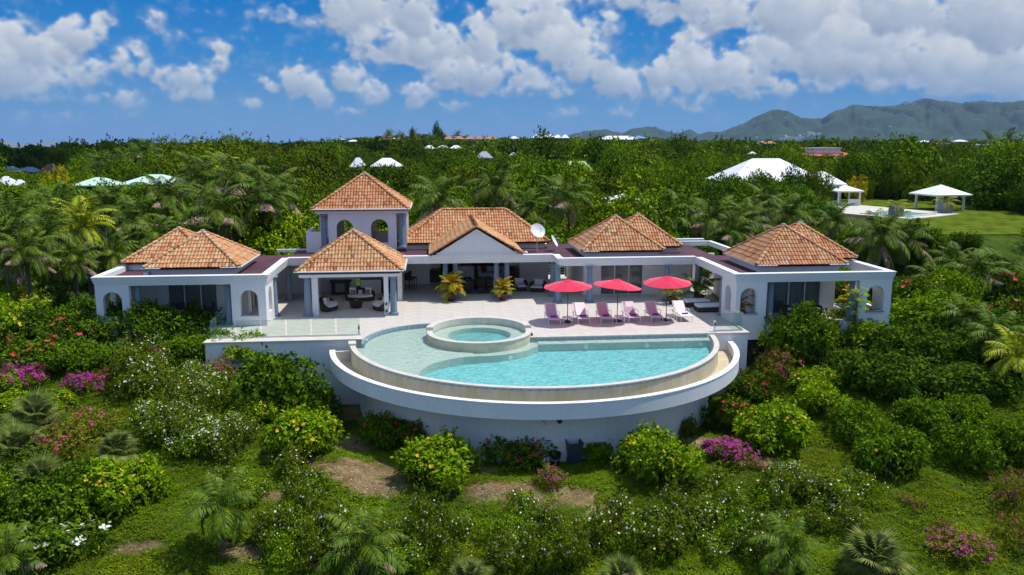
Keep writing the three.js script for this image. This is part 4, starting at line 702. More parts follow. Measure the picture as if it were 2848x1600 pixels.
// ---------------------------------------------------------------- wicker furniture
function pillow(w, h, d) { const g = new THREE.BoxGeometry(w, h, d, 10, 10, 4), p = g.attributes.position; for (let i = 0; i < p.count; i++) { let x = p.getX(i) / w * 2, y = p.getY(i) / h * 2, z = p.getZ(i) / d * 2; const k = (1 - Math.abs(x) ** 3.5 * .85) * (1 - Math.abs(y) ** 3.5 * .85), pin = 1 - .08 * (1 - Math.abs(x)) * Math.abs(y) ** 4; p.setXYZ(i, x * w / 2 * (1 - .06 * (1 - y * y) * Math.abs(x)), y * h / 2 * pin, z * d / 2 * Math.max(.08, k)); } g.computeVertexNormals(); return g; }
function curvedSofa(label, x, z, turn) {
  const o = thing('wicker_sofa', label, 'sofa', [x, 0, z], turn, 'curved wicker sofas in the pavilion'), W = .92;
  const half = (k, r = 1) => Array.from({ length: 25 }, (_, i) => { const a = Math.PI * i / 24; return [Math.cos(a) * W * k, -Math.sin(a) * .62 * k * r]; });
  const front = Array.from({ length: 13 }, (_, i) => { const t = i / 12; return [lerp(-W, W, t), .42 * Math.sin(Math.PI * t) ** .8 + .0]; });
  mesh('base', solidShape([...half(1).map(([a, b]) => [a, b]), ...front], .02, .27), M.wicker, o); mesh('seat_cushion', solidShape([...half(.9), ...front.map(([a, b]) => [a * .93, b * .97])], .272, .40), M.cushion, o);
  const pos = [], uv = [], idx = [], n = 28; // the back shell wraps round and rises in the middle
  for (let i = 0; i <= n; i++) { const a = Math.PI * (-.05 + 1.1 * i / n), c = Math.cos(a) * W, s = -Math.sin(a) * .64, hgt = .34 + .42 * Math.max(0, Math.sin(a)) ** .6; [[1, .02], [1.09, hgt], [1.03, hgt + .02], [.93, .28]].forEach(([k, y]) => { pos.push(c * k, y, s * k); uv.push(a * W, y); }); }
  for (let i = 0; i < n; i++) for (let k = 0; k < 3; k++) { const a = i * 4 + k; idx.push(a, a + 1, a + 4, a + 1, a + 5, a + 4); }
  const g = new THREE.BufferGeometry(); g.setAttribute('position', new THREE.Float32BufferAttribute(pos, 3)); g.setAttribute('uv', new THREE.Float32BufferAttribute(uv, 2)); g.setIndex(idx); g.computeVertexNormals(); mesh('backrest', g, M.wicker, o); return o;
}
function cushion(label, size, m, x, y, z, turn, lean) { const o = mesh(numbered('cushion'), pillow(size, size, size * .3), m, scene); o.position.set(x, y, z); o.rotation.set(lean, turn, 0, 'YXZ'); tag(o, label, 'cushion', 'scatter cushions on the sofas'); }
{
  curvedSofa('curved wicker sofa at the back of the pavilion, facing the pool', -4.95, -54.35, 0);
  curvedSofa('curved wicker sofa on the left of the pavilion, turned sideways', -6.55, -51.55, Math.PI / 2 - .15);
  curvedSofa('curved wicker sofa on the right of the pavilion, turned sideways', -3.5, -51.45, -Math.PI / 2 + .15);
  cushion('large white cushion on back sofa, left end', .46, M.cushion, -5.45, .64, -54.62, .25, -.25); cushion('large white cushion on back sofa, right end', .46, M.cushion, -4.42, .64, -54.62, -.25, -.25);
  cushion('small grey cushion on back sofa, left end', .34, M.greyCushion, -5.42, .57, -54.42, .2, -.3); cushion('small grey cushion on back sofa, right end', .34, M.greyCushion, -4.45, .57, -54.42, -.2, -.3); cushion('small beige cushion in the middle of the back sofa', .3, M.beigeCushion, -4.95, .55, -54.55, 0, -.3);
  cushion('white cushion on the left curved sofa', .42, M.cushion, -6.85, .62, -51.25, 1.2, -.3); cushion('beige cushion on the left curved sofa', .34, M.beigeCushion, -6.72, .58, -51.75, 1.5, -.3);
  cushion('white cushion on the right curved sofa', .42, M.cushion, -3.2, .62, -51.2, -1.2, -.3); cushion('pale cushion on the right curved sofa', .36, M.beigeCushion, -3.18, .6, -51.75, -1.5, -.3);
  const t = thing('coffee_table', 'low round wicker coffee table between the pavilion sofas', 'coffee table', [-5.0, 0, -51.95]); mesh('body', lathe([[.0, .02], [.34, .02], [.44, .38], [.42, .40], [0, .40]], 30), M.wicker, t);
  const b = thing('fruit_bowl', 'bowl of orange fruit on the coffee table', 'bowl', [-5.0, .402, -51.95]); mesh('bowl', lathe([[.05, 0], [.12, .02], [.17, .07], [.16, .07], [.1, .03], [0, .025]], 24), M.wood, b); const fm = std(lc(.5, .2, .03), .6); for (let i = 0; i < 5; i++) mesh('fruit', new THREE.SphereGeometry(.045, 10, 8).scale(1, .94, 1).translate(Math.cos(i * 1.26) * .075, .075 + (i % 2) * .02, Math.sin(i * 1.26) * .075), fm, b);
  const c = thing('bar_cabinet', 'dark wooden cabinet with overhanging top behind the pavilion sofas', 'cabinet', [-6.5, 0, -56.85]); mesh('body', B(-.62, .62, 0.002, .92, -.25, .25), M.wood, c); mesh('top', CB(-.75, .75, .92, 1.0, -.34, .34, .015), M.wood, c); mesh('door_panel', B(-.34, .3, .2, .8, .251, .262), M.greyCushion, c);
  const k = thing('bar_counter', 'white counter along the back wall of the pavilion', 'counter', [-4.1, 0, -57.1]); mesh('front', B(-1.0, .4, 0.002, 1.0, -.2, .2), M.white, k); mesh('worktop', CB(-1.05, .45, 1.0, 1.05, -.24, .26, .01), M.darkMetal, k); mesh('fridge', B(.42, 1.2, .002, .9, -.22, .22), M.darkMetal, k);
}
function wickerChair(name, label, cat, group, x, z, turn, seat) {
  const o = thing(name, label, cat, [x, 0, z], turn, group);
  mesh('body', merge([CB(-.29, .29, .03, .42, -.28, .26, .02)]), M.wicker, o); mesh('backrest', CB(-.28, .28, .42, .96, -.32, -.25, .02).rotateX(-.06), M.wicker, o); if (seat) { for (const s of [-1, 1]) mesh('armrest', CB(s * .33 - .06, s * .33 + .06, .03, .64, -.28, .26, .02), M.wicker, o); mesh('seat_cushion', CB(-.26, .26, .422, .52, -.22, .27, .03), M.cushion, o); }
  return o;
}
{
  const t = thing('dining_table', 'long dark dining table laid with plates under the covered terrace', 'dining table', [3.1, 0, -57.2]); mesh('tabletop', CB(-1.15, 1.15, .70, .75, -.55, .55, .012), M.wood, t); for (const [x, z] of [[-1, -1], [1, -1], [1, 1], [-1, 1]]) mesh('leg', CB(x * 1.02 - .05, x * 1.02 + .05, 0.002, .70, z * .44 - .05, z * .44 + .05, .008), M.wood, t);
  const spots = [[2.45, -56.35, Math.PI, 'front left'], [3.35, -56.3, Math.PI, 'front middle'], [4.05, -56.3, Math.PI, 'front right'], [2.45, -58.1, 0, 'far side left'], [3.2, -58.1, 0, 'far side middle'], [3.9, -58.1, 0, 'far side right'], [1.65, -57.2, Math.PI / 2, 'left head'], [4.65, -57.2, -Math.PI / 2, 'right head']];
  const c0 = wickerChair('dining_chair', 'dark wicker dining chair, ' + spots[0][3] + ' of the table', 'chair', 'wicker chairs round the dining table', spots[0][0], spots[0][1], spots[0][2]);
  spots.slice(1).forEach(([x, z, a, w]) => copyOf(c0, [x, 0, z], a, 'dark wicker dining chair, ' + w + ' of the table'));
  const pg = lathe([[0, .004], [.07, .004], [.13, .018], [.125, .022], [0, .012]], 24); [[2.45, -56.9, 'front left'], [3.35, -56.9, 'front middle'], [3.95, -56.9, 'front right'], [2.45, -57.5, 'far left'], [3.2, -57.5, 'far middle'], [3.9, -57.5, 'far right']].forEach(([x, z, w]) => { const p = mesh(numbered('plate'), pg, M.whiteMetal, scene); p.position.set(x, .751, z); tag(p, 'white plate at the ' + w + ' place of the dining table', 'plate', 'plates on the dining table'); });
  const a = wickerChair('armchair', 'dark wicker armchair turned sideways on the right porch', 'armchair', 'wicker armchairs on the porches', 21.5, -46.75, .7, 1); copyOf(a, [23.3, 0, -46.7], 0, 'dark wicker armchair against the dark doors of the right porch');
  copyOf(a, [-15.3, 0, -49.6], .2, 'wicker armchair in front of the left porch doors'); copyOf(a, [-13.6, 0, -49.5], -1.2, 'wicker armchair turned sideways on the left porch');
  const st = thing('porch_table', 'small dark wicker table between the right porch armchairs', 'side table', [22.4, 0, -46.7]); mesh('top', CB(-.24, .24, .40, .44, -.24, .24, .01), M.wicker, st); for (const [x, z] of [[-1, -1], [1, -1], [1, 1], [-1, 1]]) mesh('leg', B(x * .2 - .02, x * .2 + .02, 0.002, .40, z * .2 - .02, z * .2 + .02), M.wicker, st);
  const db = thing('daybed', 'wicker daybed with white mattress beside the grey column', 'daybed', [17.0, 0, -50.4], 0, 'wicker daybeds by the right wing'); mesh('base', CB(-.75, .85, .02, .3, -.5, .5, .03), M.wicker, db); mesh('mattress', CB(-.73, .83, .302, .44, -.48, .48, .05), M.cushion, db); copyOf(db, [17.25, 0, -48.75], 0, 'wicker daybed with white mattress nearest the arched wall');
  const lg = thing('lounge_chair', 'wicker lounge chair with cushion beside the dining terrace column', 'lounge chair', [6.2, 0, -57.3], 0, 'wicker lounge chairs on the covered terrace'); mesh('base', CB(-.45, .45, .02, .3, -.5, .6, .05), M.wicker, lg); mesh('seat_cushion', CB(-.42, .42, .302, .42, -.42, .6, .04), M.cushion, lg); mesh('backrest', tube([[-.45, .45, .3], [-.46, .55, -.3], [-.25, .62, -.55], [.25, .62, -.55], [.46, .55, -.3], [.45, .45, .3]], .11, 10, 30), M.wicker, lg); mesh('back_cushion', pillow(.7, .42, .2).rotateX(-.3).translate(0, .62, -.38), M.cushion, lg);
  copyOf(lg, [7.45, 0, -56.75], -.3, 'wicker lounge chair set apart beside the railing opening'); copyOf(lg, [5.15, 0, -57.6], .15, 'wicker lounge chair nearest the dining table');
  const ot = thing('ottoman_table', 'small square wicker table between the lounge chairs', 'side table', [5.75, 0, -56.9]); mesh('top', CB(-.25, .25, .36, .42, -.25, .25, .01), M.wicker, ot); for (const [x, z] of [[-1, -1], [1, -1], [1, 1], [-1, 1]]) mesh('leg', B(x * .21 - .03, x * .21 + .03, 0.002, .36, z * .21 - .03, z * .21 + .03), M.wicker, ot);
  const bs = thing('bar_stool', 'tall dark bar stool against the white wall', 'bar stool', [-1.75, 0, -58.0], .9, 'bar stools by the white wall'); for (const [x, z] of [[-1, -1], [1, -1], [1, 1], [-1, 1]]) mesh('leg', rod([x * .22, 0, z * .22], [x * .19, .74, z * .19], .022), M.wood, bs); mesh('seat', CB(-.23, .23, .74, .82, -.23, .23, .02), M.wicker, bs); mesh('backrest', CB(-.23, .23, .82, 1.28, -.25, -.19, .02), M.wicker, bs); mesh('footrest', rod([-.2, .3, .2], [.2, .3, .2], .015), M.wood, bs); copyOf(bs, [-1.5, 0, -58.9], 1.2, 'tall dark bar stool behind the other one');
  // living room seen through the open doors
  const so = thing('living_room_sofa', 'pale sofa inside the living room', 'sofa', [4.6, 0, -63.2], .1); mesh('base', CB(-1.1, 1.1, .04, .42, -.45, .45, .04), M.cushion, so); mesh('backrest', CB(-1.1, 1.1, .42, .85, -.48, -.22, .05), M.cushion, so); for (const s of [-1, 1]) mesh('armrest', CB(s * 1.0 - .12, s * 1.0 + .12, .3, .62, -.44, .44, .04), M.cushion, so);
  const pa = thing('kitchen_island', 'white kitchen island inside the living room', 'counter', [2.5, 0, -63]); mesh('cabinet', B(-.7, .7, 0.002, .9, -.3, .3), M.whiteMetal, pa); mesh('worktop', CB(-.75, .75, .9, .95, -.35, .35, .01), M.whiteMetal, pa);
  const rc = mesh(numbered('cushion'), pillow(.45, .45, .16), std(lc(.35, .02, .03), .9), scene); rc.position.set(4.0, .63, -63.25); tag(rc, 'dark red cushion on the living room sofa', 'cushion', 'scatter cushions on the sofas');
}
// ---------------------------------------------------------------- satellite dishes, vent, bins
function dish(label, x, y, z, r, turn, tilt, footY) {
  const o = thing('satellite_dish', label, 'satellite dish', [x, footY, z], turn), H = y - footY, d = new THREE.Group(); d.name = 'reflector_head'; d.position.y = H; d.rotation.x = tilt; o.add(d);
  mesh('reflector', lathe(Array.from({ length: 10 }, (_, i) => [r * i / 9, .22 * r * (i / 9) ** 2]), 36).rotateX(Math.PI / 2), M.whiteMetal, d);
  mesh('feed_arm', merge([rod([0, -r, .22 * r], [0, 0, r * .95], .012), rod([r * .8, .3 * r, .15 * r], [0, 0, r * .95], .009), rod([-r * .8, .3 * r, .15 * r], [0, 0, r * .95], .009), rod([0, 0, r * .85], [0, 0, r * 1.02], .05)]), M.gutter, d); mesh('mast', rod([0, 0, -.06], [0, H, -.06], .035), M.gutter, o); return o;
}
dish('large white satellite dish beside the main roof', 7.55, 4.2, -57.9, .56, .35, -.55, 2.72); dish('small satellite dish seen edge on behind the large one', 8.75, 3.42, -58.1, .48, 1.25, -.5, 2.72);
{ const o = thing('roof_vent', 'small white globe vent on the flat roof beside the portico', 'vent', [6.35, 2.72, -54.75]); mesh('pipe', new THREE.CylinderGeometry(.05, .06, .26, 12).translate(0, .13, 0), M.gutter, o); mesh('cap', new THREE.SphereGeometry(.12, 14, 10).translate(0, .34, 0), M.trim, o); }
{
  const gy = (x, z) => terrainY(x, z);
  const b = thing('bucket', 'black round bucket against the white base wall', 'bucket', [5.25, gy(5.25, -33.85), -33.85]); mesh('tub', lathe([[.0, .01], [.21, .01], [.26, .60], [.29, .61], [.285, .64], [.25, .63], [.19, .06], [0, .05]], 26), M.plastic, b); mesh('handle', tube([[-.27, .56, 0], [-.2, .42, .2], [0, .36, .27], [.2, .42, .2], [.27, .56, 0]], .012, 6, 16), M.steel, b);
  const w = thing('wheelie_bin', 'blue grey open wheelie bin behind the black bucket', 'bin', [6.15, gy(6.15, -34), -34.0], .12); const s = (k) => [[-.29 * k, -.3 * k], [.29 * k, -.3 * k], [.29 * k, .3 * k], [-.29 * k, .3 * k]];
  const pos = [], idx = []; [[.8, .08], [1.12, .98], [1.2, .98], [1.2, 1.04], [1.05, 1.04], [.74, .12]].forEach(([k, y]) => s(k).forEach(([x, z]) => pos.push(x, y, z))); for (let j = 0; j < 5; j++) for (let i = 0; i < 4; i++) { const a = j * 4 + i, c = j * 4 + (i + 1) % 4; idx.push(a, c, a + 4, c, c + 4, a + 4); } idx.push(20, 21, 22, 20, 22, 23);
  let g = new THREE.BufferGeometry(); g.setAttribute('position', new THREE.Float32BufferAttribute(pos, 3)); g.setIndex(idx); g = g.toNonIndexed(); g.computeVertexNormals(); mesh('body', g, M.plasticBlue, w); mesh('handle', tube([[.2, 1.0, -.36], [.2, 1.0, -.46], [-.2, 1.0, -.46], [-.2, 1.0, -.36]], .02, 6, 14), M.plasticBlue, w); for (const k of [-1, 1]) mesh('wheel', new THREE.CylinderGeometry(.1, .1, .06, 18).rotateZ(Math.PI / 2).translate(k * .24, .10, -.26), M.plastic, w);
  const c = thing('jerry_can', 'white plastic canister standing beside the black bucket', 'canister', [4.85, gy(4.85, -33.8), -33.8]); mesh('body', CB(-.13, .13, .005, .5, -.1, .1, .03), M.trim, c); mesh('cap', new THREE.CylinderGeometry(.035, .035, .06, 12).translate(.06, .53, 0), M.trim, c); mesh('handle', tube([[-.1, .49, 0], [-.08, .56, 0], [.0, .56, 0], [.01, .49, 0]], .014, 6, 10), M.trim, c);
}

// ---------------------------------------------------------------- foliage
const LEAF = 1.8;                           // overall reflectance of leaves
class Leaves {
  constructor(k = LEAF) { this.pos = []; this.col = []; this.idx = []; this.k = k; this.w = k > 1 ? [1.12, .95, .19] : [1, 1, 1]; }
  // one leaf: a folded rhomb from p along d, its face turned to n
  leaf(p, d, n, len, wid, c, droop = 0) {
    const b = this.pos.length / 3; let sx = d.y * n.z - d.z * n.y, sy = d.z * n.x - d.x * n.z, sz = d.x * n.y - d.y * n.x; const l = Math.hypot(sx, sy, sz) || 1, w = wid / 2 / l; sx *= w; sy *= w; sz *= w;
    const mx = p.x + d.x * len * .45, my = p.y + d.y * len * .45 + len * .04, mz = p.z + d.z * len * .45;
    this.pos.push(p.x, p.y, p.z, mx + sx, my + sy, mz + sz, p.x + d.x * len, p.y + d.y * len - droop * len, p.z + d.z * len, mx - sx, my - sy, mz - sz);
    for (let i = 0; i < 4; i++) this.col.push(c[0] * this.k * this.w[0], c[1] * this.k * this.w[1], c[2] * this.k * this.w[2]); this.idx.push(b, b + 1, b + 3, b + 1, b + 2, b + 3);
  }
  add(g, c) { const b = this.pos.length / 3, p = g.attributes.position, ix = g.index; for (let i = 0; i < p.count; i++) { this.pos.push(p.getX(i), p.getY(i), p.getZ(i)); this.col.push(...c); } for (let i = 0; i < (ix ? ix.count : p.count); i++) this.idx.push(b + (ix ? ix.getX(i) : i)); }
  geo() { const g = new THREE.BufferGeometry(); g.setAttribute('position', new THREE.Float32BufferAttribute(this.pos, 3)); g.setAttribute('color', new THREE.Float32BufferAttribute(this.col, 3)); g.setIndex(this.idx); return g; }
}
const leafMat = phys(lc(1, 1, 1), 1, { vertexColors: true, transmission: .18, thickness: 0, specularIntensity: .1 }); leafMat.name = 'leaf';
const farLeafMat = phys(lc(1, 1, 1), .9, { vertexColors: true, specularIntensity: .1 }); farLeafMat.name = 'leaf';
const glossLeafMat = phys(lc(1, 1, 1), .6, { vertexColors: true, specularIntensity: .3 }); glossLeafMat.name = 'frond';
const petalMat = phys(lc(1, 1, 1), 1, { vertexColors: true, transmission: .25, thickness: 0 }); petalMat.name = 'petal';
const GREEN = { bright: [[.105, .20, .012], [.085, .17, .012], [.13, .22, .016], [.07, .145, .012]], mid: [[.06, .13, .014], [.05, .11, .014], [.08, .15, .016], [.04, .09, .012]], dark: [[.03, .07, .014], [.038, .085, .016], [.025, .058, .012], [.05, .10, .018]], olive: [[.10, .125, .03], [.085, .11, .028], [.12, .14, .035], [.07, .095, .025]], grey: [[.12, .12, .07], [.10, .11, .06], [.14, .13, .08], [.09, .10, .05]], lime: [[.15, .22, .018], [.13, .20, .015], [.18, .24, .03], [.10, .17, .014]] };
const v1 = new THREE.Vector3(), v2 = new THREE.Vector3();
const dirR = (r, o) => { const z = r() * 2 - 1, a = r() * 6.2832, s = Math.sqrt(1 - z * z); return o.set(s * Math.cos(a), z, s * Math.sin(a)); };
// a bush or crown of unit radius: a body with lumps on it, every lump covered with leaves
function crown(seed, { n = 6000, len = .1, wid = .05, cols = GREEN.mid, lumps = 16, lr = .34, flat = .85, core = .62, base = 0, wild = .45, flowers }) {
  const r = rng(seed), L = new Leaves(), F = new Leaves(1), bl = [[0, flat * .42 + base, 0, core, .5]];
  for (let i = 0; i < lumps; i++) { const d = dirR(r, v1); if (d.y < -.35) d.y *= -.6; const k = .52 + .3 * r(), q = lr * (.6 + .7 * r()); bl.push([d.x * k, flat * .45 + d.y * k * flat * .62 + base, d.z * k, q, r()]); }
  const wsum = bl.reduce((s, b) => s + b[3] * b[3], 0);
  const pick = () => { let t = r() * wsum, i = 0; while (i < bl.length - 1 && (t -= bl[i][3] ** 2) > 0) i++; return bl[i]; };
  const P = new THREE.Vector3(), D = new THREE.Vector3(), N = new THREE.Vector3();
  const per = 7, Q = new THREE.Vector3();      // leaves grow in sprigs round the twig tips
  for (let i = 0; i < n / per; i++) {
    const b = pick(), o = dirR(r, v1).clone(), k = b[3] * (1 - .42 * r() * r() + (r() < .16 ? wild * r() : 0)); P.set(b[0] + o.x * k, b[1] + o.y * k * .9, b[2] + o.z * k); if (P.y < .02) continue;
    const tone = .68 + .45 * r() + .3 * (b[4] - .5); o.y += .35; o.normalize();
    for (let j = 0; j < per; j++) {
      Q.copy(P).addScaledVector(dirR(r, v2), len * .55); D.copy(o).multiplyScalar(.5).add(dirR(r, v2)).normalize(); N.copy(o).add(dirR(r, v2).multiplyScalar(.5)).normalize();
      const c = cols[Math.floor(r() * cols.length)], t = tone * (.85 + .3 * r()); L.leaf(Q, D, N, len * (.75 + .6 * r()), wid * (.75 + .6 * r()), [c[0] * t, c[1] * t, c[2] * t], .15);
    }
  }
  if (flowers) for (let i = 0; i < flowers.n; i++) {
    const b = bl[1 + Math.floor(r() * (bl.length - 1))], o = dirR(r, v1).clone(); if (o.y < -.2) o.y *= -1; const k = b[3] * (.98 + .1 * r()); P.set(b[0] + o.x * k, b[1] + o.y * k * .9, b[2] + o.z * k); if (P.y < .1) continue;
    const m = flowers.bunch || 1; for (let j = 0; j < m; j++) { const Q = P.clone().add(dirR(r, v2).multiplyScalar(m > 1 ? flowers.spread : 0)); bloom(F, Q, o.clone().add(dirR(r, v2).multiplyScalar(.5)).add(v2.set(0, .4, 0)).normalize(), flowers.size * (.7 + .5 * r()), flowers.cols[Math.floor(r() * flowers.cols.length)], flowers.petals || 4); }
  }
  return { leaf: L.geo(), flower: flowers ? F.geo() : null };
}
function bloom(F, p, n, s, c, k) { const a = Math.abs(n.y) < .9 ? v1.set(0, 1, 0) : v1.set(1, 0, 0), u = a.clone().cross(n).normalize(), w = n.clone().cross(u); for (let i = 0; i < k; i++) { const t = i / k * 6.2832 + .3, d = u.clone().multiplyScalar(Math.cos(t)).addScaledVector(w, Math.sin(t)).addScaledVector(n, .3).normalize(); F.leaf(p, d, n, s, s * .75, c); } }
function stems(seed, n, h, spread, r0 = .05) { const r = rng(seed), g = []; for (let i = 0; i < n; i++) { const a = r() * 6.283, s = spread * (.4 + .6 * r()); g.push(rod([Math.cos(a) * .06, -.12, Math.sin(a) * .06], [Math.cos(a) * s * .5, h * .5, Math.sin(a) * s * .5], r0, r0 * .7, 5), rod([Math.cos(a) * s * .5, h * .5, Math.sin(a) * s * .5], [Math.cos(a + .3) * s, h, Math.sin(a + .3) * s], r0 * .7, r0 * .3, 5)); } return merge(g); }
const YEL = [[.75, .48, .01], [.80, .55, .02], [.65, .38, .01]], RED = [[.62, .035, .02], [.70, .06, .03], [.55, .02, .03]], WHT = [[.86, .84, .74], [.84, .80, .66]], MAG = [[.42, .012, .20], [.50, .02, .26], [.34, .01, .22], [.55, .03, .30]], PNK = [[.55, .03, .16], [.48, .02, .13], [.60, .06, .2]], ORA = [[.6, .12, .02], [.5, .08, .02]];
const KINDS = {
  allamanda: [['allamanda_bush', 'rounded bright green bush with scattered yellow flowers'], [crown(201, { n: 7600, len: .105, wid: .058, cols: GREEN.bright, flowers: { n: 70, size: .065, cols: YEL, petals: 5 } }), crown(202, { n: 7600, len: .105, wid: .058, cols: GREEN.bright, lumps: 20, lr: .3, flowers: { n: 44, size: .065, cols: YEL, petals: 5 } })]],
  round: [['clipped_bush', 'dense rounded green bush'], [crown(203, { n: 8200, len: .09, wid: .05, cols: GREEN.mid, lumps: 22, lr: .26, core: .74, flowers: { n: 8, size: .04, cols: YEL, petals: 5 } }), crown(204, { n: 8200, len: .09, wid: .05, cols: [...GREEN.mid, GREEN.bright[1]], lumps: 18, lr: .3, core: .7, flowers: { n: 6, size: .04, cols: YEL, petals: 5 } })]],
  dark: [['dark_shrub', 'dark green leafy shrub'], [crown(205, { n: 6800, len: .11, wid: .055, cols: GREEN.dark, lumps: 20, lr: .33, wild: .5 }), crown(206, { n: 6800, len: .11, wid: .055, cols: [...GREEN.dark, ...GREEN.mid], lumps: 16, lr: .38, wild: .5 })]],
  hibiscus: [['hibiscus_bush', 'dark green hibiscus bush with red flowers'], [crown(207, { n: 5600, len: .10, wid: .06, cols: [...GREEN.dark, ...GREEN.mid], lumps: 20, lr: .3, wild: .6, flowers: { n: 44, size: .10, cols: RED, petals: 5 } }), crown(208, { n: 5600, len: .10, wid: .06, cols: [...GREEN.dark, ...GREEN.mid], lumps: 14, lr: .36, wild: .6, flowers: { n: 60, size: .085, cols: [...RED, ...ORA], petals: 5 } })]],
  bougainvillea: [['bougainvillea', 'bougainvillea with magenta bracts'], [crown(209, { n: 2600, len: .08, wid: .045, cols: [...GREEN.olive, ...GREEN.mid], lumps: 20, lr: .28, core: .4, wild: 1, flowers: { n: 150, size: .065, cols: MAG, petals: 3, bunch: 8, spread: .085 } }), crown(210, { n: 2800, len: .08, wid: .045, cols: [...GREEN.olive, ...GREEN.grey], lumps: 20, lr: .28, core: .4, wild: 1, flowers: { n: 55, size: .045, cols: MAG, petals: 3, bunch: 6, spread: .07 } })]],
  thinbougainvillea: [['bougainvillea', 'sparse grey bougainvillea with few pink bracts'], [crown(211, { n: 3000, len: .065, wid: .03, cols: [...GREEN.grey, ...GREEN.olive], lumps: 22, lr: .28, core: .35, wild: 1.2, flowers: { n: 26, size: .04, cols: PNK, petals: 3, bunch: 6, spread: .06 } })]],
  whiteshrub: [['white_flowering_shrub', 'loose shrub dotted with small white flowers'], [crown(212, { n: 3600, len: .085, wid: .036, cols: [...GREEN.mid, ...GREEN.bright, GREEN.olive[0]], lumps: 24, lr: .27, core: .5, flat: .95, wild: .9, flowers: { n: 170, size: .036, cols: WHT, petals: 5 } }), crown(213, { n: 3600, len: .085, wid: .036, cols: [...GREEN.mid, ...GREEN.olive], lumps: 20, lr: .3, core: .45, flat: 1, wild: .9, flowers: { n: 110, size: .036, cols: WHT, petals: 5 } })]],
  lowshrub: [['low_white_flowering_shrub', 'low airy shrub with a few white flowers on the slope'], [crown(214, { n: 1700, len: .12, wid: .045, cols: [...GREEN.mid, ...GREEN.bright, ...GREEN.olive], lumps: 16, lr: .26, core: .4, flat: 1, wild: 1.2, flowers: { n: 34, size: .05, cols: WHT, petals: 5 } }), crown(215, { n: 1500, len: .13, wid: .05, cols: [...GREEN.mid, ...GREEN.olive], lumps: 12, lr: .3, core: .35, flat: 1.1, wild: 1.2, flowers: { n: 22, size: .05, cols: WHT, petals: 5 } }), crown(216, { n: 1700, len: .12, wid: .05, cols: [...GREEN.bright, ...GREEN.mid], lumps: 16, lr: .28, core: .4, flat: .8, wild: 1.1, flowers: { n: 10, size: .05, cols: WHT, petals: 5 } })]],
  plumeria: [['white_plumeria', 'plumeria with large clusters of white flowers'], [crown(217, { n: 2200, len: .19, wid: .06, cols: [...GREEN.mid, ...GREEN.dark], lumps: 14, lr: .32, core: .45, wild: .8, flowers: { n: 46, size: .05, cols: WHT, petals: 5, bunch: 6, spread: .07 } })]],
  lightshrub: [['leafy_shrub', 'fresh green leafy shrub'], [crown(218, { n: 5200, len: .11, wid: .05, cols: [...GREEN.mid, ...GREEN.bright], lumps: 18, lr: .33, wild: .8 }), crown(219, { n: 5200, len: .12, wid: .05, cols: [...GREEN.mid, ...GREEN.olive], lumps: 22, lr: .3, wild: .8 })]],
};
const stemGeos = [stems(1, 5, .55, .4), stems(2, 6, .5, .5), stems(3, 4, .6, .3)];
const shrubs = [];
function shrub(kind, p, w, h, seed, label) {          // w: width and h: height in metres
  const [[name, text], protos] = KINDS[kind], r = rng(seed), pr = protos[Math.floor(r() * protos.length)];
  const o = thing(name, label || text + ' on the garden slope', 'shrub', [p.x, p.y - .03, p.z], r() * 6.283, 'garden shrubs, ' + text);
  o.scale.set(w / 1.8, h / 1.12, w / 1.8); shrubs.push({ o, kind, w, x: p.x, z: p.z, own: !!label });
  mesh('foliage', pr.leaf, leafMat, o).userData.kind = 'stuff'; if (pr.flower) mesh('blossom', pr.flower, petalMat, o).userData.kind = 'stuff'; mesh('stem', stemGeos[Math.floor(r() * 3)], M.bark, o);
  return o;
}
let shrubSeed = 5000;
const placeD = (kind, x, y, wpx, ratio = .8, label) => { const p = gD(x, y), dist = p.distanceTo(camera.position), w = wpx * DS * dist / FOCAL; const k = Math.hypot(p.x, p.z), b = w * .36; p.x += p.x / k * b; p.z += p.z / k * b; p.y = terrainY(p.x, p.z); return shrub(kind, p, w, w * Math.max(.4, ratio - .09), shrubSeed++, label); };
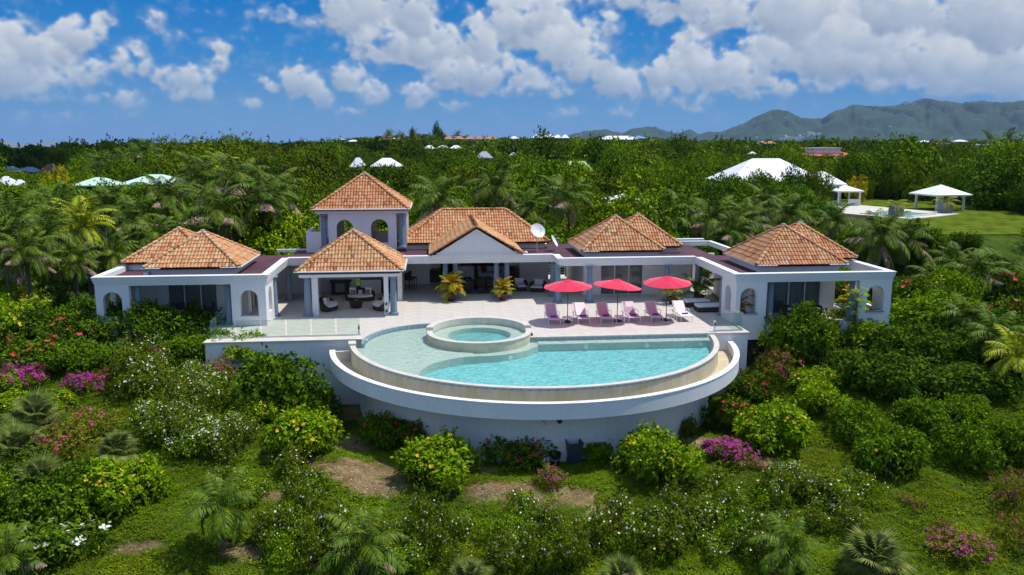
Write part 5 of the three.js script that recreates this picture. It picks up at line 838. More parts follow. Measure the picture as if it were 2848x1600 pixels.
// the larger shrubs of the garden, read from the photograph: [kind, x, y of the foot, width, height over width, label]
for (const a of [
  ['allamanda', 760, 1160, 172, .72, 'rounded yellow flowering bush left of the bare patch'], ['allamanda', 1105, 1238, 205, .66, 'rounded yellow flowering bush right of the bare patch, below the pool wall'], ['allamanda', 1655, 1232, 190, .78, 'large rounded yellow flowering bush right of the bins'],
  ['allamanda', 330, 1300, 160, .75], ['allamanda', 250, 1330, 190, .7], ['dark', 170, 1345, 170, .8], ['allamanda', 1945, 1150, 175, .72], ['allamanda', 2065, 1055, 120, .7],
  ['round', 2155, 1132, 122, .8], ['round', 2230, 1218, 168, .78], ['round', 2310, 1104, 122, .78], ['round', 2432, 1086, 116, .7], ['round', 2420, 1194, 134, .85], ['round', 2550, 1185, 130, .85],
  ['round', 470, 925, 120, .62], ['round', 550, 918, 130, .6], ['allamanda', 620, 925, 130, .62], ['round', 300, 945, 110, .62], ['round', 200, 950, 130, .6], ['hibiscus', 90, 950, 140, .6], ['allamanda', 40, 1000, 90, .6],
  ['dark', 700, 1065, 210, .8], ['dark', 790, 1080, 110, .8], ['hibiscus', 800, 1040, 90, .7], ['allamanda', 640, 1080, 110, .7], ['allamanda', 745, 965, 90, .7],
  ['dark', 290, 870, 130, .75], ['dark', 390, 875, 140, .8], ['dark', 480, 868, 120, .72], ['lightshrub', 540, 860, 90, .8], ['plumeria', 500, 840, 95, .8], ['hibiscus', 220, 880, 140, .65], ['dark', 130, 880, 150, .7], ['lightshrub', 60, 860, 150, .7], ['lightshrub', 590, 870, 60, .8], ['dark', 640, 885, 60, .8], ['lightshrub', 690, 890, 50, .9],
  ['bougainvillea', 55, 995, 95, .75], ['bougainvillea', 215, 1008, 80, .85], ['thinbougainvillea', 262, 975, 70, .7], ['bougainvillea', 395, 925, 60, .9], ['bougainvillea', 545, 985, 110, .7], ['thinbougainvillea', 800, 965, 110, .9], ['thinbougainvillea', 190, 1175, 220, .55, 'wide sparse grey bougainvillea beside the fan palms'], ['thinbougainvillea', 20, 890, 90, .8],
  ['hibiscus', 965, 1135, 100, .95], ['hibiscus', 1040, 1138, 120, .7], ['hibiscus', 1125, 1136, 110, .72], ['hibiscus', 1302, 1182, 158, .64, 'hibiscus bush with red flowers beside the black bucket'], ['lightshrub', 1490, 1168, 105, .55, 'small light green shrub in front of the wheelie bin'], ['hibiscus', 1720, 1100, 58, .95], ['lightshrub', 945, 1085, 50, 1],
  ['bougainvillea', 1388, 1238, 88, .72, 'small magenta bougainvillea alone in the grass below the bins'], ['bougainvillea', 1835, 1180, 125, .66, 'magenta bougainvillea beside the hose'], ['bougainvillea', 1900, 1185, 50, .6], ['thinbougainvillea', 2545, 1300, 120, .8], ['bougainvillea', 2410, 1446, 160, .5], ['thinbougainvillea', 2560, 1400, 110, .8], ['thinbougainvillea', 2290, 1285, 60, .5], ['thinbougainvillea', 2370, 1370, 70, .8],
  ['hibiscus', 1835, 1095, 120, .8], ['hibiscus', 1885, 1030, 110, .85], ['thinbougainvillea', 1960, 985, 130, .85], ['hibiscus', 1900, 1110, 110, .7], ['allamanda', 2050, 1000, 110, .6], ['hibiscus', 2080, 985, 70, .7],
  ['dark', 2010, 925, 150, .95], ['lightshrub', 2060, 890, 110, .9], ['hibiscus', 1965, 880, 80, 1], ['lightshrub', 2130, 850, 120, .6], ['hibiscus', 2180, 845, 120, .55], ['thinbougainvillea', 2110, 880, 80, .6],
  ['dark', 2225, 1010, 180, .68], ['dark', 2290, 930, 150, .7], ['lightshrub', 2200, 900, 130, .65], ['dark', 2390, 1020, 170, .55], ['dark', 2490, 1020, 130, .6], ['dark', 2400, 930, 130, .7], ['lightshrub', 2300, 860, 150, .7], ['dark', 2480, 900, 160, .7], ['lightshrub', 2240, 840, 110, .7], ['dark', 2560, 960, 120, .9], ['lightshrub', 2380, 840, 150, .7], ['dark', 2140, 950, 110, .6],
  ['plumeria', 135, 1440, 190, .5, 'plumeria covered in white flower clusters at the foot of the left slope'], ['plumeria', 765, 1290, 95, .75], ['lowshrub', 840, 1330, 90, .9], ['plumeria', 2075, 1290, 70, .5],
  ['lightshrub', 40, 1330, 140, .8], ['dark', 60, 1240, 130, .7], ['lightshrub', 10, 1440, 120, .8], ['allamanda', 30, 1060, 100, .6], ['allamanda', 140, 1050, 90, .6],
]) placeD(a[0], a[1], a[2], a[3], a[4], a[5]);
{ // the spreading white-flowered shrub and the many low ones below
  const r = rng(61);
  for (let i = 0; i < 20; i++) { const t = r(), x = 320 + 250 * r() + 40 * t, y = 985 + 190 * t; placeD('whiteshrub', x, y, 95 + 50 * r(), .7 + .2 * r()); }
  for (let i = 0; i < 86; i++) { const x = 640 + r() * 1320, y = 1290 + 170 * Math.sqrt(r()) - (x > 1500 ? 40 * r() : 0); placeD('lowshrub', x, y, 55 + 60 * r(), .75 + .4 * r()); }
  for (let i = 0; i < 14; i++) placeD('lowshrub', 560 + r() * 260, 1180 + r() * 120, 45 + 45 * r(), .8);
  for (let i = 0; i < 14; i++) placeD('lowshrub', 1760 + r() * 420, 1260 + r() * 130, 55 + 60 * r(), .7);
  placeD('whiteshrub', 2010, 1275, 120, .65); placeD('whiteshrub', 1990, 1235, 100, .6);
}

// ---------------------------------------------------------------- palms
function frond(seed, { len = 2.75, elev = .8, bend = 1.2, st = 34, leaf = .78, wid = .075, cols, hang = .35, stalk = [.10, .13, .03] }) {
  const r = rng(seed), L = new Leaves(), pts = []; let x = 0, y = 0; const ds = len / st;
  for (let i = 0; i <= st; i++) { const t = i / st, a = elev - bend * t ** 1.25; pts.push([x, y, a, t]); x += Math.cos(a) * ds; y += Math.sin(a) * ds; }
  const rib = new THREE.TubeGeometry(new THREE.CatmullRomCurve3(pts.filter((_, i) => i % 4 === 0).map(([a, b]) => V(a, b, 0))), 8, .022, 4); L.add(rib, stalk);
  for (let i = 2; i <= st; i++) { const [px, py, a, t] = pts[i], l = leaf * Math.sin(Math.PI * (.18 + .80 * t)) ** .7; for (const s of [-1, 1]) { const f = .35 + .5 * t + .12 * r(), d = V(Math.cos(a) * f - Math.sin(a) * .12, Math.sin(a) * f + Math.cos(a) * .12 - hang * (.6 + .6 * r()), s * (.85 + .2 * r())).normalize(), n = V(-Math.sin(a), Math.cos(a), s * .35).normalize(), c = cols[Math.floor(r() * cols.length)], k = .8 + .4 * r(); L.leaf(V(px + (r() - .5) * ds, py, s * .01), d, n, l * (.85 + .3 * r()), wid, [c[0] * k, c[1] * k, c[2] * k], .18); } }
  return L.geo();
}
const PALM = [[.036, .078, .012], [.046, .092, .012], [.028, .062, .012], [.062, .105, .014]], DEAD = [[.16, .13, .42], [.20, .165, .55], [.125, .10, .34], [.22, .185, .66]], LIME = [[.14, .20, .015], [.17, .22, .02], [.11, .17, .012], [.20, .23, .02]], GOLD = [[.34, .25, .008], [.28, .23, .01], [.38, .22, .006], [.22, .21, .012]], YGRN = [[.16, .18, .015], [.12, .16, .014], [.22, .20, .015], [.09, .13, .012]];
const ELEV = [1.35, 1.05, .78, .5, .2, -.15];
const frondSet = (seed, cols, o = {}) => ELEV.map((e, i) => frond(seed + i, { elev: e, bend: 1.3 + .14 * i, cols, ...o }));
const FR = { green: [...frondSet(301, PALM), ...frondSet(311, [...PALM, [.09, .12, .02]], { hang: .75 })], dead: [.15, -.35, -.9].map((e, i) => frond(321 + i, { len: 2.2, elev: e, bend: .55, cols: DEAD, hang: .95, leaf: .62, stalk: [.3, .23, .15] })), lime: frondSet(331, LIME), gold: frondSet(341, GOLD, { len: 1.15, st: 18, leaf: .34, wid: .05, stalk: [.35, .22, .02] }), ygrn: frondSet(351, YGRN, { len: 1.3, st: 16, leaf: .42, wid: .05 }), young: frondSet(361, [...PALM, [.05, .085, .02]], { leaf: .8, wid: .1, hang: .6, st: 30 }) };
function palm(label, base, height, R0, seed, { set = FR.green, n = 20, dead = 5, trunk = .14, group = 'palms behind the villa', shaft = true, name = 'palm_tree', lean = .05 } = {}) {
  const r = rng(seed), o = thing(name, label, 'palm', [base.x, base.y, base.z], r() * 6.283, group), top = V((r() - .5) * height * lean * 2, height, (r() - .5) * height * lean * 2);
  const c = new THREE.CatmullRomCurve3([V(0, -.3, 0), V(top.x * .2, height * .35, top.z * .2), V(top.x * .6, height * .7, top.z * .6), top]), tg = new THREE.TubeGeometry(c, 10, 1, 9), p = tg.attributes.position, uv = tg.attributes.uv, q = new THREE.Vector3();
  for (let i = 0; i < p.count; i++) { const t = uv.getX(i), m = c.getPointAt(clamp(t, 0, 1)), w = trunk * (1.25 - .5 * t); q.fromBufferAttribute(p, i).sub(m).multiplyScalar(w).add(m); p.setXYZ(i, q.x, q.y, q.z); uv.setXY(i, uv.getY(i) * .6, t * height); }
  mesh('trunk', tg, M.palmTrunk, o); const s = R0 / 2.6; if (shaft) mesh('crownshaft', lathe([[trunk * .8, -.55 * s], [trunk * .95, -.3 * s], [trunk * .6, .05], [.02, .25 * s]], 10).translate(top.x, top.y + .1, top.z), std(lc(.12, .17, .05), .6), o);
  for (let i = 0; i < n; i++) { const t = i / n, k = Math.min(ELEV.length - 1, Math.floor(t * ELEV.length)), g = set[k + (set.length > 6 && r() < .5 ? 6 : 0)], f = mesh('frond', g, glossLeafMat, o); f.position.set(top.x, top.y + (.1 - .15 * t) * s, top.z); f.rotation.y = i * 2.4 + r() * .5; f.scale.setScalar(s * (.82 + .3 * r())); }
  for (let i = 0; i < dead; i++) { const f = mesh('dry_frond', FR.dead[Math.floor(r() * 3)], farLeafMat, o); f.position.set(top.x, top.y - .2 * s, top.z); f.rotation.y = i * 2.1 + r() * 2; f.scale.setScalar(s * (.9 + .4 * r())); }
  return o;
}
const palmWords = (x, z, d, h) => (h > 6.2 ? 'tall' : h > 4.4 ? 'middling' : 'short') + ' royal palm with ' + (d > 6 ? 'a skirt of dry fronds' : d > 4 ? 'several dry fronds' : 'few dry fronds') + ', ' + (x < -21 ? 'left of the left guest wing' : x < -11 ? 'behind the left guest wing' : x < -1 ? 'behind the tower' : x < 9 ? 'behind the main house' : x < 18 ? 'behind the bedroom wing' : x < 28 ? 'behind the right guest wing' : 'right of the right guest wing') + (z < -73 ? ', farther back' : '');
const palmD = (x, y, z, R0, o = {}, label) => { { const P = atZ(x * DS, y * DS, z); label ||= palmWords(P.x, z, o.dead ?? 5, P.y - terrainY(P.x, P.z)); } const P = atZ(x * DS, y * DS, z), gy = terrainY(P.x, P.z); return palm(label, V(P.x, gy, P.z), Math.max(1.2, P.y - gy), R0 * 1.15, Math.round(x * 7 + y * 3), o); };
for (const [x, y, z, q, d] of [[590, 462, -70, 3.0, 8], [505, 448, -78, 2.8, 4], [655, 505, -68, 2.6, 7], [545, 535, -66, 2.6, 8], [425, 500, -72, 2.6, 3], [330, 560, -66, 2.3, 3], [385, 600, -64, 2.0, 2], [120, 590, -58, 2.3, 5], [40, 545, -64, 2.4, 4], [65, 640, -54, 2.0, 6], [10, 610, -56, 2.4, 6], [150, 515, -72, 2.3, 2], [270, 525, -72, 2.2, 2], [700, 485, -74, 2.4, 5], [480, 590, -64, 1.9, 4], [185, 655, -57, 1.7, 5], [275, 640, -60, 1.8, 4],
  [1100, 505, -74, 2.6, 6], [1250, 475, -80, 2.8, 8], [1432, 500, -72, 2.5, 7], [1395, 488, -78, 2.1, 6], [1335, 525, -76, 2.0, 3],
  [1670, 550, -72, 2.5, 8], [1795, 555, -70, 2.4, 6], [1880, 560, -68, 2.4, 7], [1990, 545, -70, 2.5, 5], [1930, 515, -78, 2.3, 3], [1725, 525, -80, 2.2, 4], [2210, 595, -62, 2.5, 8], [2285, 600, -64, 2.2, 7], [2460, 690, -54, 2.2, 8], [2520, 700, -56, 2.4, 7], [2400, 665, -60, 2.0, 5], [2100, 560, -76, 2.2, 3], [1840, 585, -66, 2.0, 4], [2350, 720, -56, 1.8, 3]]) palmD(x, y, z, q, { dead: d });
palmD(215, 570, -60, 2.5, { set: FR.lime, dead: 4 }, 'royal palm with lime green fronds left of the villa'); palmD(555, 420, -90, 2.2, { set: FR.lime, dead: 2 }, 'lime green palm standing tallest in the left palm group');
palmD(363, 385, -165, 3.4, { dead: 12, shaft: false, trunk: .2 }, 'tall solitary palm above the green roofed house'); for (const [x, y] of [[245, 408], [272, 412], [302, 406], [690, 420], [455, 430]]) palmD(x, y, -170, 3.0, { dead: 3, n: 12, group: 'palms in the wood' }, 'slender palm rising out of the wood');
for (const [x, y, z] of [[980, 335, -560], [1040, 336, -560], [1150, 338, -570], [1010, 342, -560], [975, 341, -545], [2160, 362, -420], [2540, 345, -300], [2490, 352, -290], [2375, 358, -380]]) palmD(x, y, z, 4.0, { dead: 4, n: 12, trunk: .25, group: 'palms on the ridge' }, 'distant palm on the ridge line');
// young palms low on the slope
const youngD = (x, yc, yb, q, label, set = FR.young) => { const b = gD(x, yb), P = atZ(x * DS, yc * DS, b.z); palm(label, b, Math.max(.5, P.y - b.y), q, x + yc, { set, n: 18, dead: 1, trunk: .09, shaft: false, group: 'young palms on the slope', name: 'young_palm' }); };
youngD(560, 1275, 1385, 1.5, 'young coconut palm above the bare patch at the foot of the slope'); youngD(915, 1375, 1475, 1.75, 'young coconut palm among the white flowered shrubs'); youngD(1985, 1385, 1465, 1.5, 'young coconut palm beside the fan palm'); youngD(2490, 850, 935, 1.9, 'young palm with arching fronds beyond the right shrubs'); youngD(2550, 900, 990, 1.9, 'yellow green young palm at the right edge of the garden', FR.lime); youngD(2420, 800, 870, 1.6, 'young palm standing above the dark shrubs on the right'); youngD(30, 1400, 1470, 1.5, 'young palm beside the white plumeria'); youngD(85, 780, 840, 1.2, 'small yellow green palm among the shrubs on the left', FR.lime); youngD(20, 830, 880, 1.2, 'small palm among the red flowered shrubs on the left');
// fan palms
function fanLeaf(seed, cols) { const r = rng(seed), L = new Leaves(); L.add(rod([0, 0, 0], [.55, .12, 0], .014, .01, 4), [.12, .15, .04]); for (let i = 0; i < 26; i++) { const a = (i / 25 - .5) * 3.9, c = cols[Math.floor(r() * cols.length)], k = .8 + .4 * r(), d = V(Math.cos(a) * .9 + .15, .1 - .25 * Math.abs(Math.sin(a * .5)), Math.sin(a)).normalize(); L.leaf(V(.55, .12, 0), d, V(-.2, 1, 0), .62 * (.85 + .15 * Math.cos(a * .5)) * (.9 + .2 * r()), .06, [c[0] * k, c[1] * k, c[2] * k], .22); } return L.geo(); }
const fanGeos = [fanLeaf(401, [[.07, .105, .10], [.09, .125, .14], [.05, .085, .08]]), fanLeaf(402, [[.08, .115, .12], [.12, .15, .2], [.06, .095, .1]]), fanLeaf(403, [[.06, .095, .1], [.07, .105, .1]])];
function fanPalm(label, x, yb, w, n = 26) { const b = gD(x, yb), s = w * DS * b.distanceTo(camera.position) / FOCAL / 2.2, r = rng(x * 3 + yb), o = thing('fan_palm', label, 'palm', [b.x, b.y, b.z], r() * 6, 'fan palms on the slope'); mesh('trunk', rod([0, -.2, 0], [0, .5 * s, 0], .11 * s, .09 * s, 8), M.palmTrunk, o); for (let i = 0; i < n; i++) { const f = mesh('fan_leaf', fanGeos[i % 3], leafMat, o), t = i / n; f.position.y = .5 * s + .12 * s * (1 - t); f.rotation.set(0, i * 2.4 + r() * .4, 1.25 - 1.75 * t, 'YXZ'); f.scale.setScalar(s * (.85 + .3 * r())); } }
fanPalm('fan palm above the grey bougainvillea', 95, 1100, 130); fanPalm('fan palm left of the grey bougainvillea', 45, 1180, 130); fanPalm('fan palm below the grey bougainvillea', 110, 1270, 135); fanPalm('fan palm right of the grey bougainvillea', 298, 1165, 100); fanPalm('fan palm with pale leaves beside the young coconut palm', 2195, 1462, 150, 32); fanPalm('fan palm with its tip among the white flowered shrubs', 1180, 1502, 120); fanPalm('fan palm low among the white flowered shrubs below the round bush', 1560, 1504, 120);
// ---------------------------------------------------------------- potted palms
const potGeo = lathe([[0, .02], [.22, .02], [.33, .42], [.36, .43], [.35, .48], [.30, .47], [.27, .40], [0, .40]], 26);
function potted(label, x, z, size, set, n = 20, y = 0, pot = true) { const r = rng(Math.round(x * 31 + z * 7) + 900), o = thing('potted_palm', label, 'potted plant', [x, y, z], 0, 'potted palms round the villa'); if (pot) { mesh('pot', potGeo, M.pot, o); mesh('soil', new THREE.CircleGeometry(.28, 20).rotateX(-Math.PI / 2).translate(0, .41, 0), M.wood, o); } for (let i = 0; i < n; i++) { const t = i / n, f = mesh('frond', (set === FR.gold && i % 3 === 1 ? FR.ygrn : set)[Math.min(4, Math.floor(t * 4.3))], glossLeafMat, o); f.position.set((r() - .5) * .22, .42 + size * (.15 + .6 * r()) * (1 - .3 * t), (r() - .5) * .22); f.rotation.y = i * 2.4 + r() * .5; f.scale.setScalar(size * (.6 + .25 * r())); } for (let i = 0; i < 5; i++) mesh('stem', rod([(r() - .5) * .2, .38, (r() - .5) * .2], [(r() - .5) * .3, .38 + size * .6, (r() - .5) * .3], .018, .012, 5), std(lc(.25, .2, .04), .7), o); }
potted('tall golden palm in a round pot before the left pair of columns', 1.19, -53.7, 1.2, FR.gold, 70); potted('shorter golden palm in a round pot before the right pair of columns', 4.63, -53.6, .95, FR.gold, 56); potted('yellow green palm in a large pot behind the third parasol', 15.72, -51.2, 1.0, FR.ygrn, 24); potted('dull green palm in a pot beside the right wing column', 17.7, -51.7, .95, FR.young.map((g) => g), 12); 
potted('palm behind the left arch of the right guest wing', 18.5, -46.6, .95, FR.ygrn, 20); potted('golden palm in the planter beside the right porch', 25.6, -46.3, 1.15, FR.gold, 30, .1, false); potted('golden palm behind the right arch of the right guest wing', 26.1, -47.4, .95, FR.gold, 26, .1, false); potted('golden palm behind the left arch of the left guest wing', -18.2, -48.8, .85, FR.gold, 26); potted('yellow palm beside the left porch column', -16.9, -49.3, .8, FR.gold, 18);
// papaya in front of the right porch
{ const b = V(24.55, terrainY(24.55, -44.2), -44.2), r = rng(88), o = thing('papaya_tree', 'slender papaya tree in front of the right porch', 'tree', [b.x, b.y, b.z]), h = 3.0; mesh('trunk', rod([0, -.2, 0], [.06, h, .02], .065, .035, 9), M.bark, o); const L = new Leaves(); for (let i = 0; i < 15; i++) { const a = i * 2.4, e = .9 - i * .09, q = V(.06, h - i * .05, .02), d = V(Math.cos(a) * Math.cos(e), Math.sin(e), Math.sin(a) * Math.cos(e)), tip = q.clone().addScaledVector(d, .55); L.add(rod(q.toArray(), tip.toArray(), .01, .007, 4), [.12, .18, .04]); for (let k = 0; k < 9; k++) { const t = (k / 8 - .5) * 4.6, u = d.clone().cross(V(0, 1, 0)).normalize(), w = V(Math.cos(a), -.25, Math.sin(a)).multiplyScalar(Math.cos(t)).addScaledVector(u, Math.sin(t)).normalize(); const c = GREEN.bright[k % 4]; L.leaf(tip, w, V(0, 1, 0), .34, .13, c, .2); } } for (let i = 0; i < 5; i++) { const a = i * 1.4, q = V(.03, 1.0, .02), w = V(Math.cos(a), .3, Math.sin(a)).normalize(); for (let k = 0; k < 6; k++) { const t = (k / 5 - .5) * 3, u = w.clone().cross(V(0, 1, 0)).normalize(); L.leaf(q.clone().addScaledVector(w, .25), w.clone().multiplyScalar(Math.cos(t)).addScaledVector(u, Math.sin(t)), V(0, 1, 0), .28, .11, GREEN.bright[k % 4], .1); } } mesh('crown', L.geo(), leafMat, o); }

// ---------------------------------------------------------------- neighbouring houses
const project = (P) => { const v = P.clone().sub(camera.position), w = v.dot(FW); return { x: 1424 + FOCAL * v.dot(RT) / w, y: 800 - FOCAL * v.dot(UPV) / w }; };
const clear = [];                          // views that trees standing nearer do not grow into: [left, right, bottom, z]
const keepClear = (x0, x1, y, z) => { const a = project(V(x0, y, z)), b = project(V(x1, y, z)); clear.push([Math.min(a.x, b.x), Math.max(a.x, b.x), Math.max(a.y, b.y), z]); };
const ROOF = { white: std(lc(.78, .78, .77), .6), mint: std(lc(.50, .68, .52), .6), green: std(lc(.42, .56, .30), .65), red: std(lc(.50, .075, .05), .7), peach: std(lc(.55, .27, .18), .85, { map: T.clay }), brown: std(lc(.26, .13, .09), .85, { map: T.clay }), blue: std(lc(.20, .26, .36), .6), sky: std(lc(.08, .25, .55), .5), grey: std(lc(.30, .34, .40), .6) };
const WALL = { white: std(lc(.72, .71, .68), .85), cream: std(lc(.60, .52, .36), .85), grey: std(lc(.45, .47, .48), .85) }, pane = std(lc(.03, .045, .055), .15);
const hipGeo = (w, d, h, eave = .5) => { const W = w / 2 + eave, D = d / 2 + eave, r = Math.max(0, W - D), Q = W < D ? Math.max(0, D - W) : 0, F = [V(-W, 0, D), V(W, 0, D), V(W, 0, -D), V(-W, 0, -D)], A = V(-r, h, Q), Bq = V(r, h, -Q); const f = Q ? [[F[0], F[1], A], [F[1], F[2], Bq, A], [F[2], F[3], Bq], [F[3], F[0], A, Bq]] : [[F[0], F[1], Bq, A], [F[1], F[2], Bq], [F[2], F[3], A, Bq], [F[3], F[0], A]]; return merge([deckOf(f, 0), B(-W, W, -.16, -.005, -D, D)]); };
function villa(label, x, z, w, d, eaveY, rise, roofM, wallM, { turn = 0, n = 4, open = false, group, name = 'neighbour_house', clearTo } = {}) {
  const gy = Math.min(terrainY(x, z), eaveY - 1.8), o = thing(name, label, open ? 'gazebo' : 'house', [x, gy, z], turn, group), H = eaveY - gy;
  mesh('roof', hipGeo(w, d, rise), roofM, o).position.y = H;
  if (open) for (const [i, j] of [[-1, -1], [1, -1], [1, 1], [-1, 1]]) mesh('post', B(i * w * .46 - .12, i * w * .46 + .12, -.3, H - .1, j * d * .46 - .12, j * d * .46 + .12), wallM, o);
  else { const wall = mesh('wall', B(-w / 2, w / 2, -.6, H - .12, -d / 2, d / 2), wallM, o); for (let i = 0; i < n; i++) { const cx = (i + .5) / n * w - w / 2, ww = Math.min(1.2, w / n * .4), win = mesh('window', B(cx - ww, cx + ww, H - 2.2, H - .5, d / 2 + .002, d / 2 + .03), pane, o); mesh('frame', merge([B(cx - ww - .08, cx + ww + .08, H - .5, H - .42, d / 2 + .002, d / 2 + .06), B(cx - .04, cx + .04, H - 2.2, H - .5, d / 2 + .031, d / 2 + .05)]), wallM, win); } }
  keepClear(x - w / 2, x + w / 2, clearTo ?? eaveY - 1.1, z); return o;
}
const AD = (x, y, z) => atZ(x * DS, y * DS, z);
{ // the white house on the right with its porch, lawn, pool and gazebo
  villa('large white roofed house on the right, half hidden by trees', 47.2, -112, 13, 9, 5.3, 3.0, ROOF.white, WALL.white, { clearTo: 4.9 });
  villa('lower white roofed annexe beside the large white house', 53.4, -107.5, 3.4, 5, 5.0, 1.6, ROOF.white, WALL.white, { n: 1, clearTo: 4.2 });
  const p = thing('porch', 'white porch with louvred panels beside the neighbour lawn', 'porch', [55.2, 2.1, -104.5]); mesh('roof', hipGeo(3.2, 3, .7, .3), ROOF.white, p).position.y = 2.1; for (const [i, j] of [[-1, -1], [1, -1], [1, 1], [-1, 1]]) mesh('post', B(i * 1.5 - .1, i * 1.5 + .1, -.2, 2.0, j * 1.4 - .1, j * 1.4 + .1), WALL.white, p); mesh('panel', B(-.1, 1.4, 0, 1.0, 1.36, 1.44), WALL.white, p); keepClear(53.5, 57, 2.3, -104);
  const lawn = flatShape([[53, -116], [60, -116], [69, -114], [75, -104], [71, -92], [64, -81], [54, -69.5], [47.5, -70], [45.5, -78], [49.5, -88], [52, -100]], 2.16); structure('lawn', lawn, phys(lc(.17, .24, .012), 1, { map: T.earth, specularIntensity: .1 }));
  structure('neighbour_deck', [solidShape([[54, -106], [57.3, -104], [60.3, -95.2], [62, -90], [57.8, -87.2], [52.4, -84.2], [48.6, -92]], 1.9, 2.24)], M.coping);
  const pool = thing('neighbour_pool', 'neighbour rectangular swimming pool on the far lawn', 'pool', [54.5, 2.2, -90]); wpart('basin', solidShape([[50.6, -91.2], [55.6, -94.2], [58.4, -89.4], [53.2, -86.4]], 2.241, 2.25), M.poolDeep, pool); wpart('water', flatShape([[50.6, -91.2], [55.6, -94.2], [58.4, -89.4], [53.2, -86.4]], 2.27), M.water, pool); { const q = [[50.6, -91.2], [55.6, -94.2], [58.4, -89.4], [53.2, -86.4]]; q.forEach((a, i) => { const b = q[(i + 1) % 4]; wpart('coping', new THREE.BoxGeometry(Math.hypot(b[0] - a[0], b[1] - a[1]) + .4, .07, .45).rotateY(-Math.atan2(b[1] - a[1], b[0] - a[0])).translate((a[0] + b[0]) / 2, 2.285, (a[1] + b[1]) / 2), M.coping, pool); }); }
  const g = villa('white gazebo on the neighbour lawn', 64, -97, 4.1, 4.1, 4.15, 1.15, ROOF.white, WALL.white, { open: true, name: 'gazebo', clearTo: 2.1, turn: R(6) }); for (const [i, j] of [[-1, 1], [1, 1]]) mesh('brace', rod([i * 1.88, 1.4, j * 1.88], [i * 1.2, 2.05, j * 1.88], .06), WALL.white, g);
  clear.push([2330, 2800, 655, -68], [2290, 2660, 640, -84]);
  const pl = (label, x, z, s) => { const o = thing('planter_palm', label, 'potted plant', [x, 2.24, z], 0, 'planters by the neighbour pool'); mesh('planter', CB(-.6, .6, 0, 1.2, -.6, .6, .03), std(lc(.16, .18, .2), .7), o); for (let i = 0; i < 9; i++) { const f = mesh('frond', FR.ygrn[1 + i % 4], glossLeafMat, o); f.position.y = 1.2; f.rotation.y = i * 2.4; f.scale.setScalar(s); } }; pl('grey square planter with palm beside the white gazebo', 61, -91.2, 1.3); pl('grey square planter with palm at the neighbour pool corner', 52.6, -87.5, 1.2);
}
{ const o = villa('red roofed house with white upper storey among the trees', 95, -190, 12.5, 8, 7.35, 1.3, ROOF.red, WALL.white); mesh('upper_storey', merge([B(-4, 2.4, 7.6 - o.position.y, 9.0 - o.position.y, -2.5, 2.5), B(-4.2, 2.6, 9.0 - o.position.y, 9.35 - o.position.y, -2.7, 2.7)]), WALL.white, o); }
villa('mint roofed gazebo on posts in the left wood', -50.5, -130, 5.6, 4.4, 4.2, 1.1, ROOF.mint, WALL.white, { open: true, name: 'gazebo', clearTo: 2.9 }); villa('mint roofed cream house behind the left palms', -40.5, -125, 8, 6, 4.6, 1.3, ROOF.mint, WALL.cream, { clearTo: 3.8 });
villa('pale green roofed house in the middle of the wood', 27.2, -152, 5.4, 2.4, 5.2, 1.9, ROOF.green, WALL.cream, { clearTo: 4.9 }); villa('low white roof showing behind the palms', 22.6, -95, 5.2, 5, 3.5, 1.0, ROOF.white, WALL.white, { clearTo: 3.3 });
const far = (label, x0, x1, ye, z, rise, rm, wm, o = {}) => { const a = AD(x0, ye, z), b = AD(x1, ye, z), w = b.x - a.x; return villa(label, (a.x + b.x) / 2, z, w, Math.min(w * .7, 9), a.y, rise, rm, wm, { group: 'houses across the wood', ...o }); };
far('white hipped roof left of the pair in the wood', 886, 916, 420, -170, 1.9, ROOF.white, WALL.white, { n: 2 }); far('wide white hipped roof right of the pair in the wood', 938, 1008, 418, -175, 1.7, ROOF.white, WALL.white);
for (const [i, t] of ['left', 'middle', 'right'].entries()) far('white roofed bungalow below the ridge, ' + t + ' roof', 1066 + i * 33, 1096 + i * 33, 374, -400, 1.6, ROOF.white, WALL.white, { n: 3 });
far('slate blue roof in the middle of the wood', 1200, 1236, 397, -245, 1.9, ROOF.grey, WALL.grey, { n: 2 }); far('small grey roof beside the slate blue one', 1284, 1298, 391, -270, 1, ROOF.grey, WALL.grey, { n: 1 });
far('peach roofed villa on the ridge, left roof', 957, 985, 351, -560, 2.2, ROOF.peach, WALL.white); far('peach roofed villa on the ridge, right roof', 992, 1022, 351, -560, 2.2, ROOF.peach, WALL.white); far('white block of the peach roofed ridge villa', 986, 998, 349, -556, .5, ROOF.white, WALL.white, { n: 2 });
for (const [x0, x1, t] of [[1118, 1140, 'first'], [1142, 1168, 'second'], [1170, 1194, 'third'], [1196, 1218, 'fourth'], [1220, 1250, 'last']]) far('long peach roofed ridge villa beside the tall conifer, ' + t + ' roof', x0, x1, 350, -560, 2.0, ROOF.peach, WALL.white, { n: 3 });
far('single white pyramid roof on the ridge', 1283, 1304, 349, -540, 1.6, ROOF.white, WALL.white, { n: 2 });
for (const [x0, x1, ye, t] of [[1338, 1363, 347, 'left'], [1364, 1393, 345, 'largest'], [1394, 1412, 347, 'third'], [1413, 1430, 347, 'right']]) far('row of white pyramid roofs on the ridge, ' + t + ' one', x0, x1, ye, -520, 2, ROOF.white, WALL.grey, { n: 3 });
far('broad white roofed villa on the ridge in front of the hills', 1508, 1604, 351, -430, 1.9, ROOF.white, WALL.grey, { n: 7 }); far('bright blue roof behind the ridge', 1590, 1622, 348, -500, 1.6, ROOF.sky, WALL.white, { n: 2 });
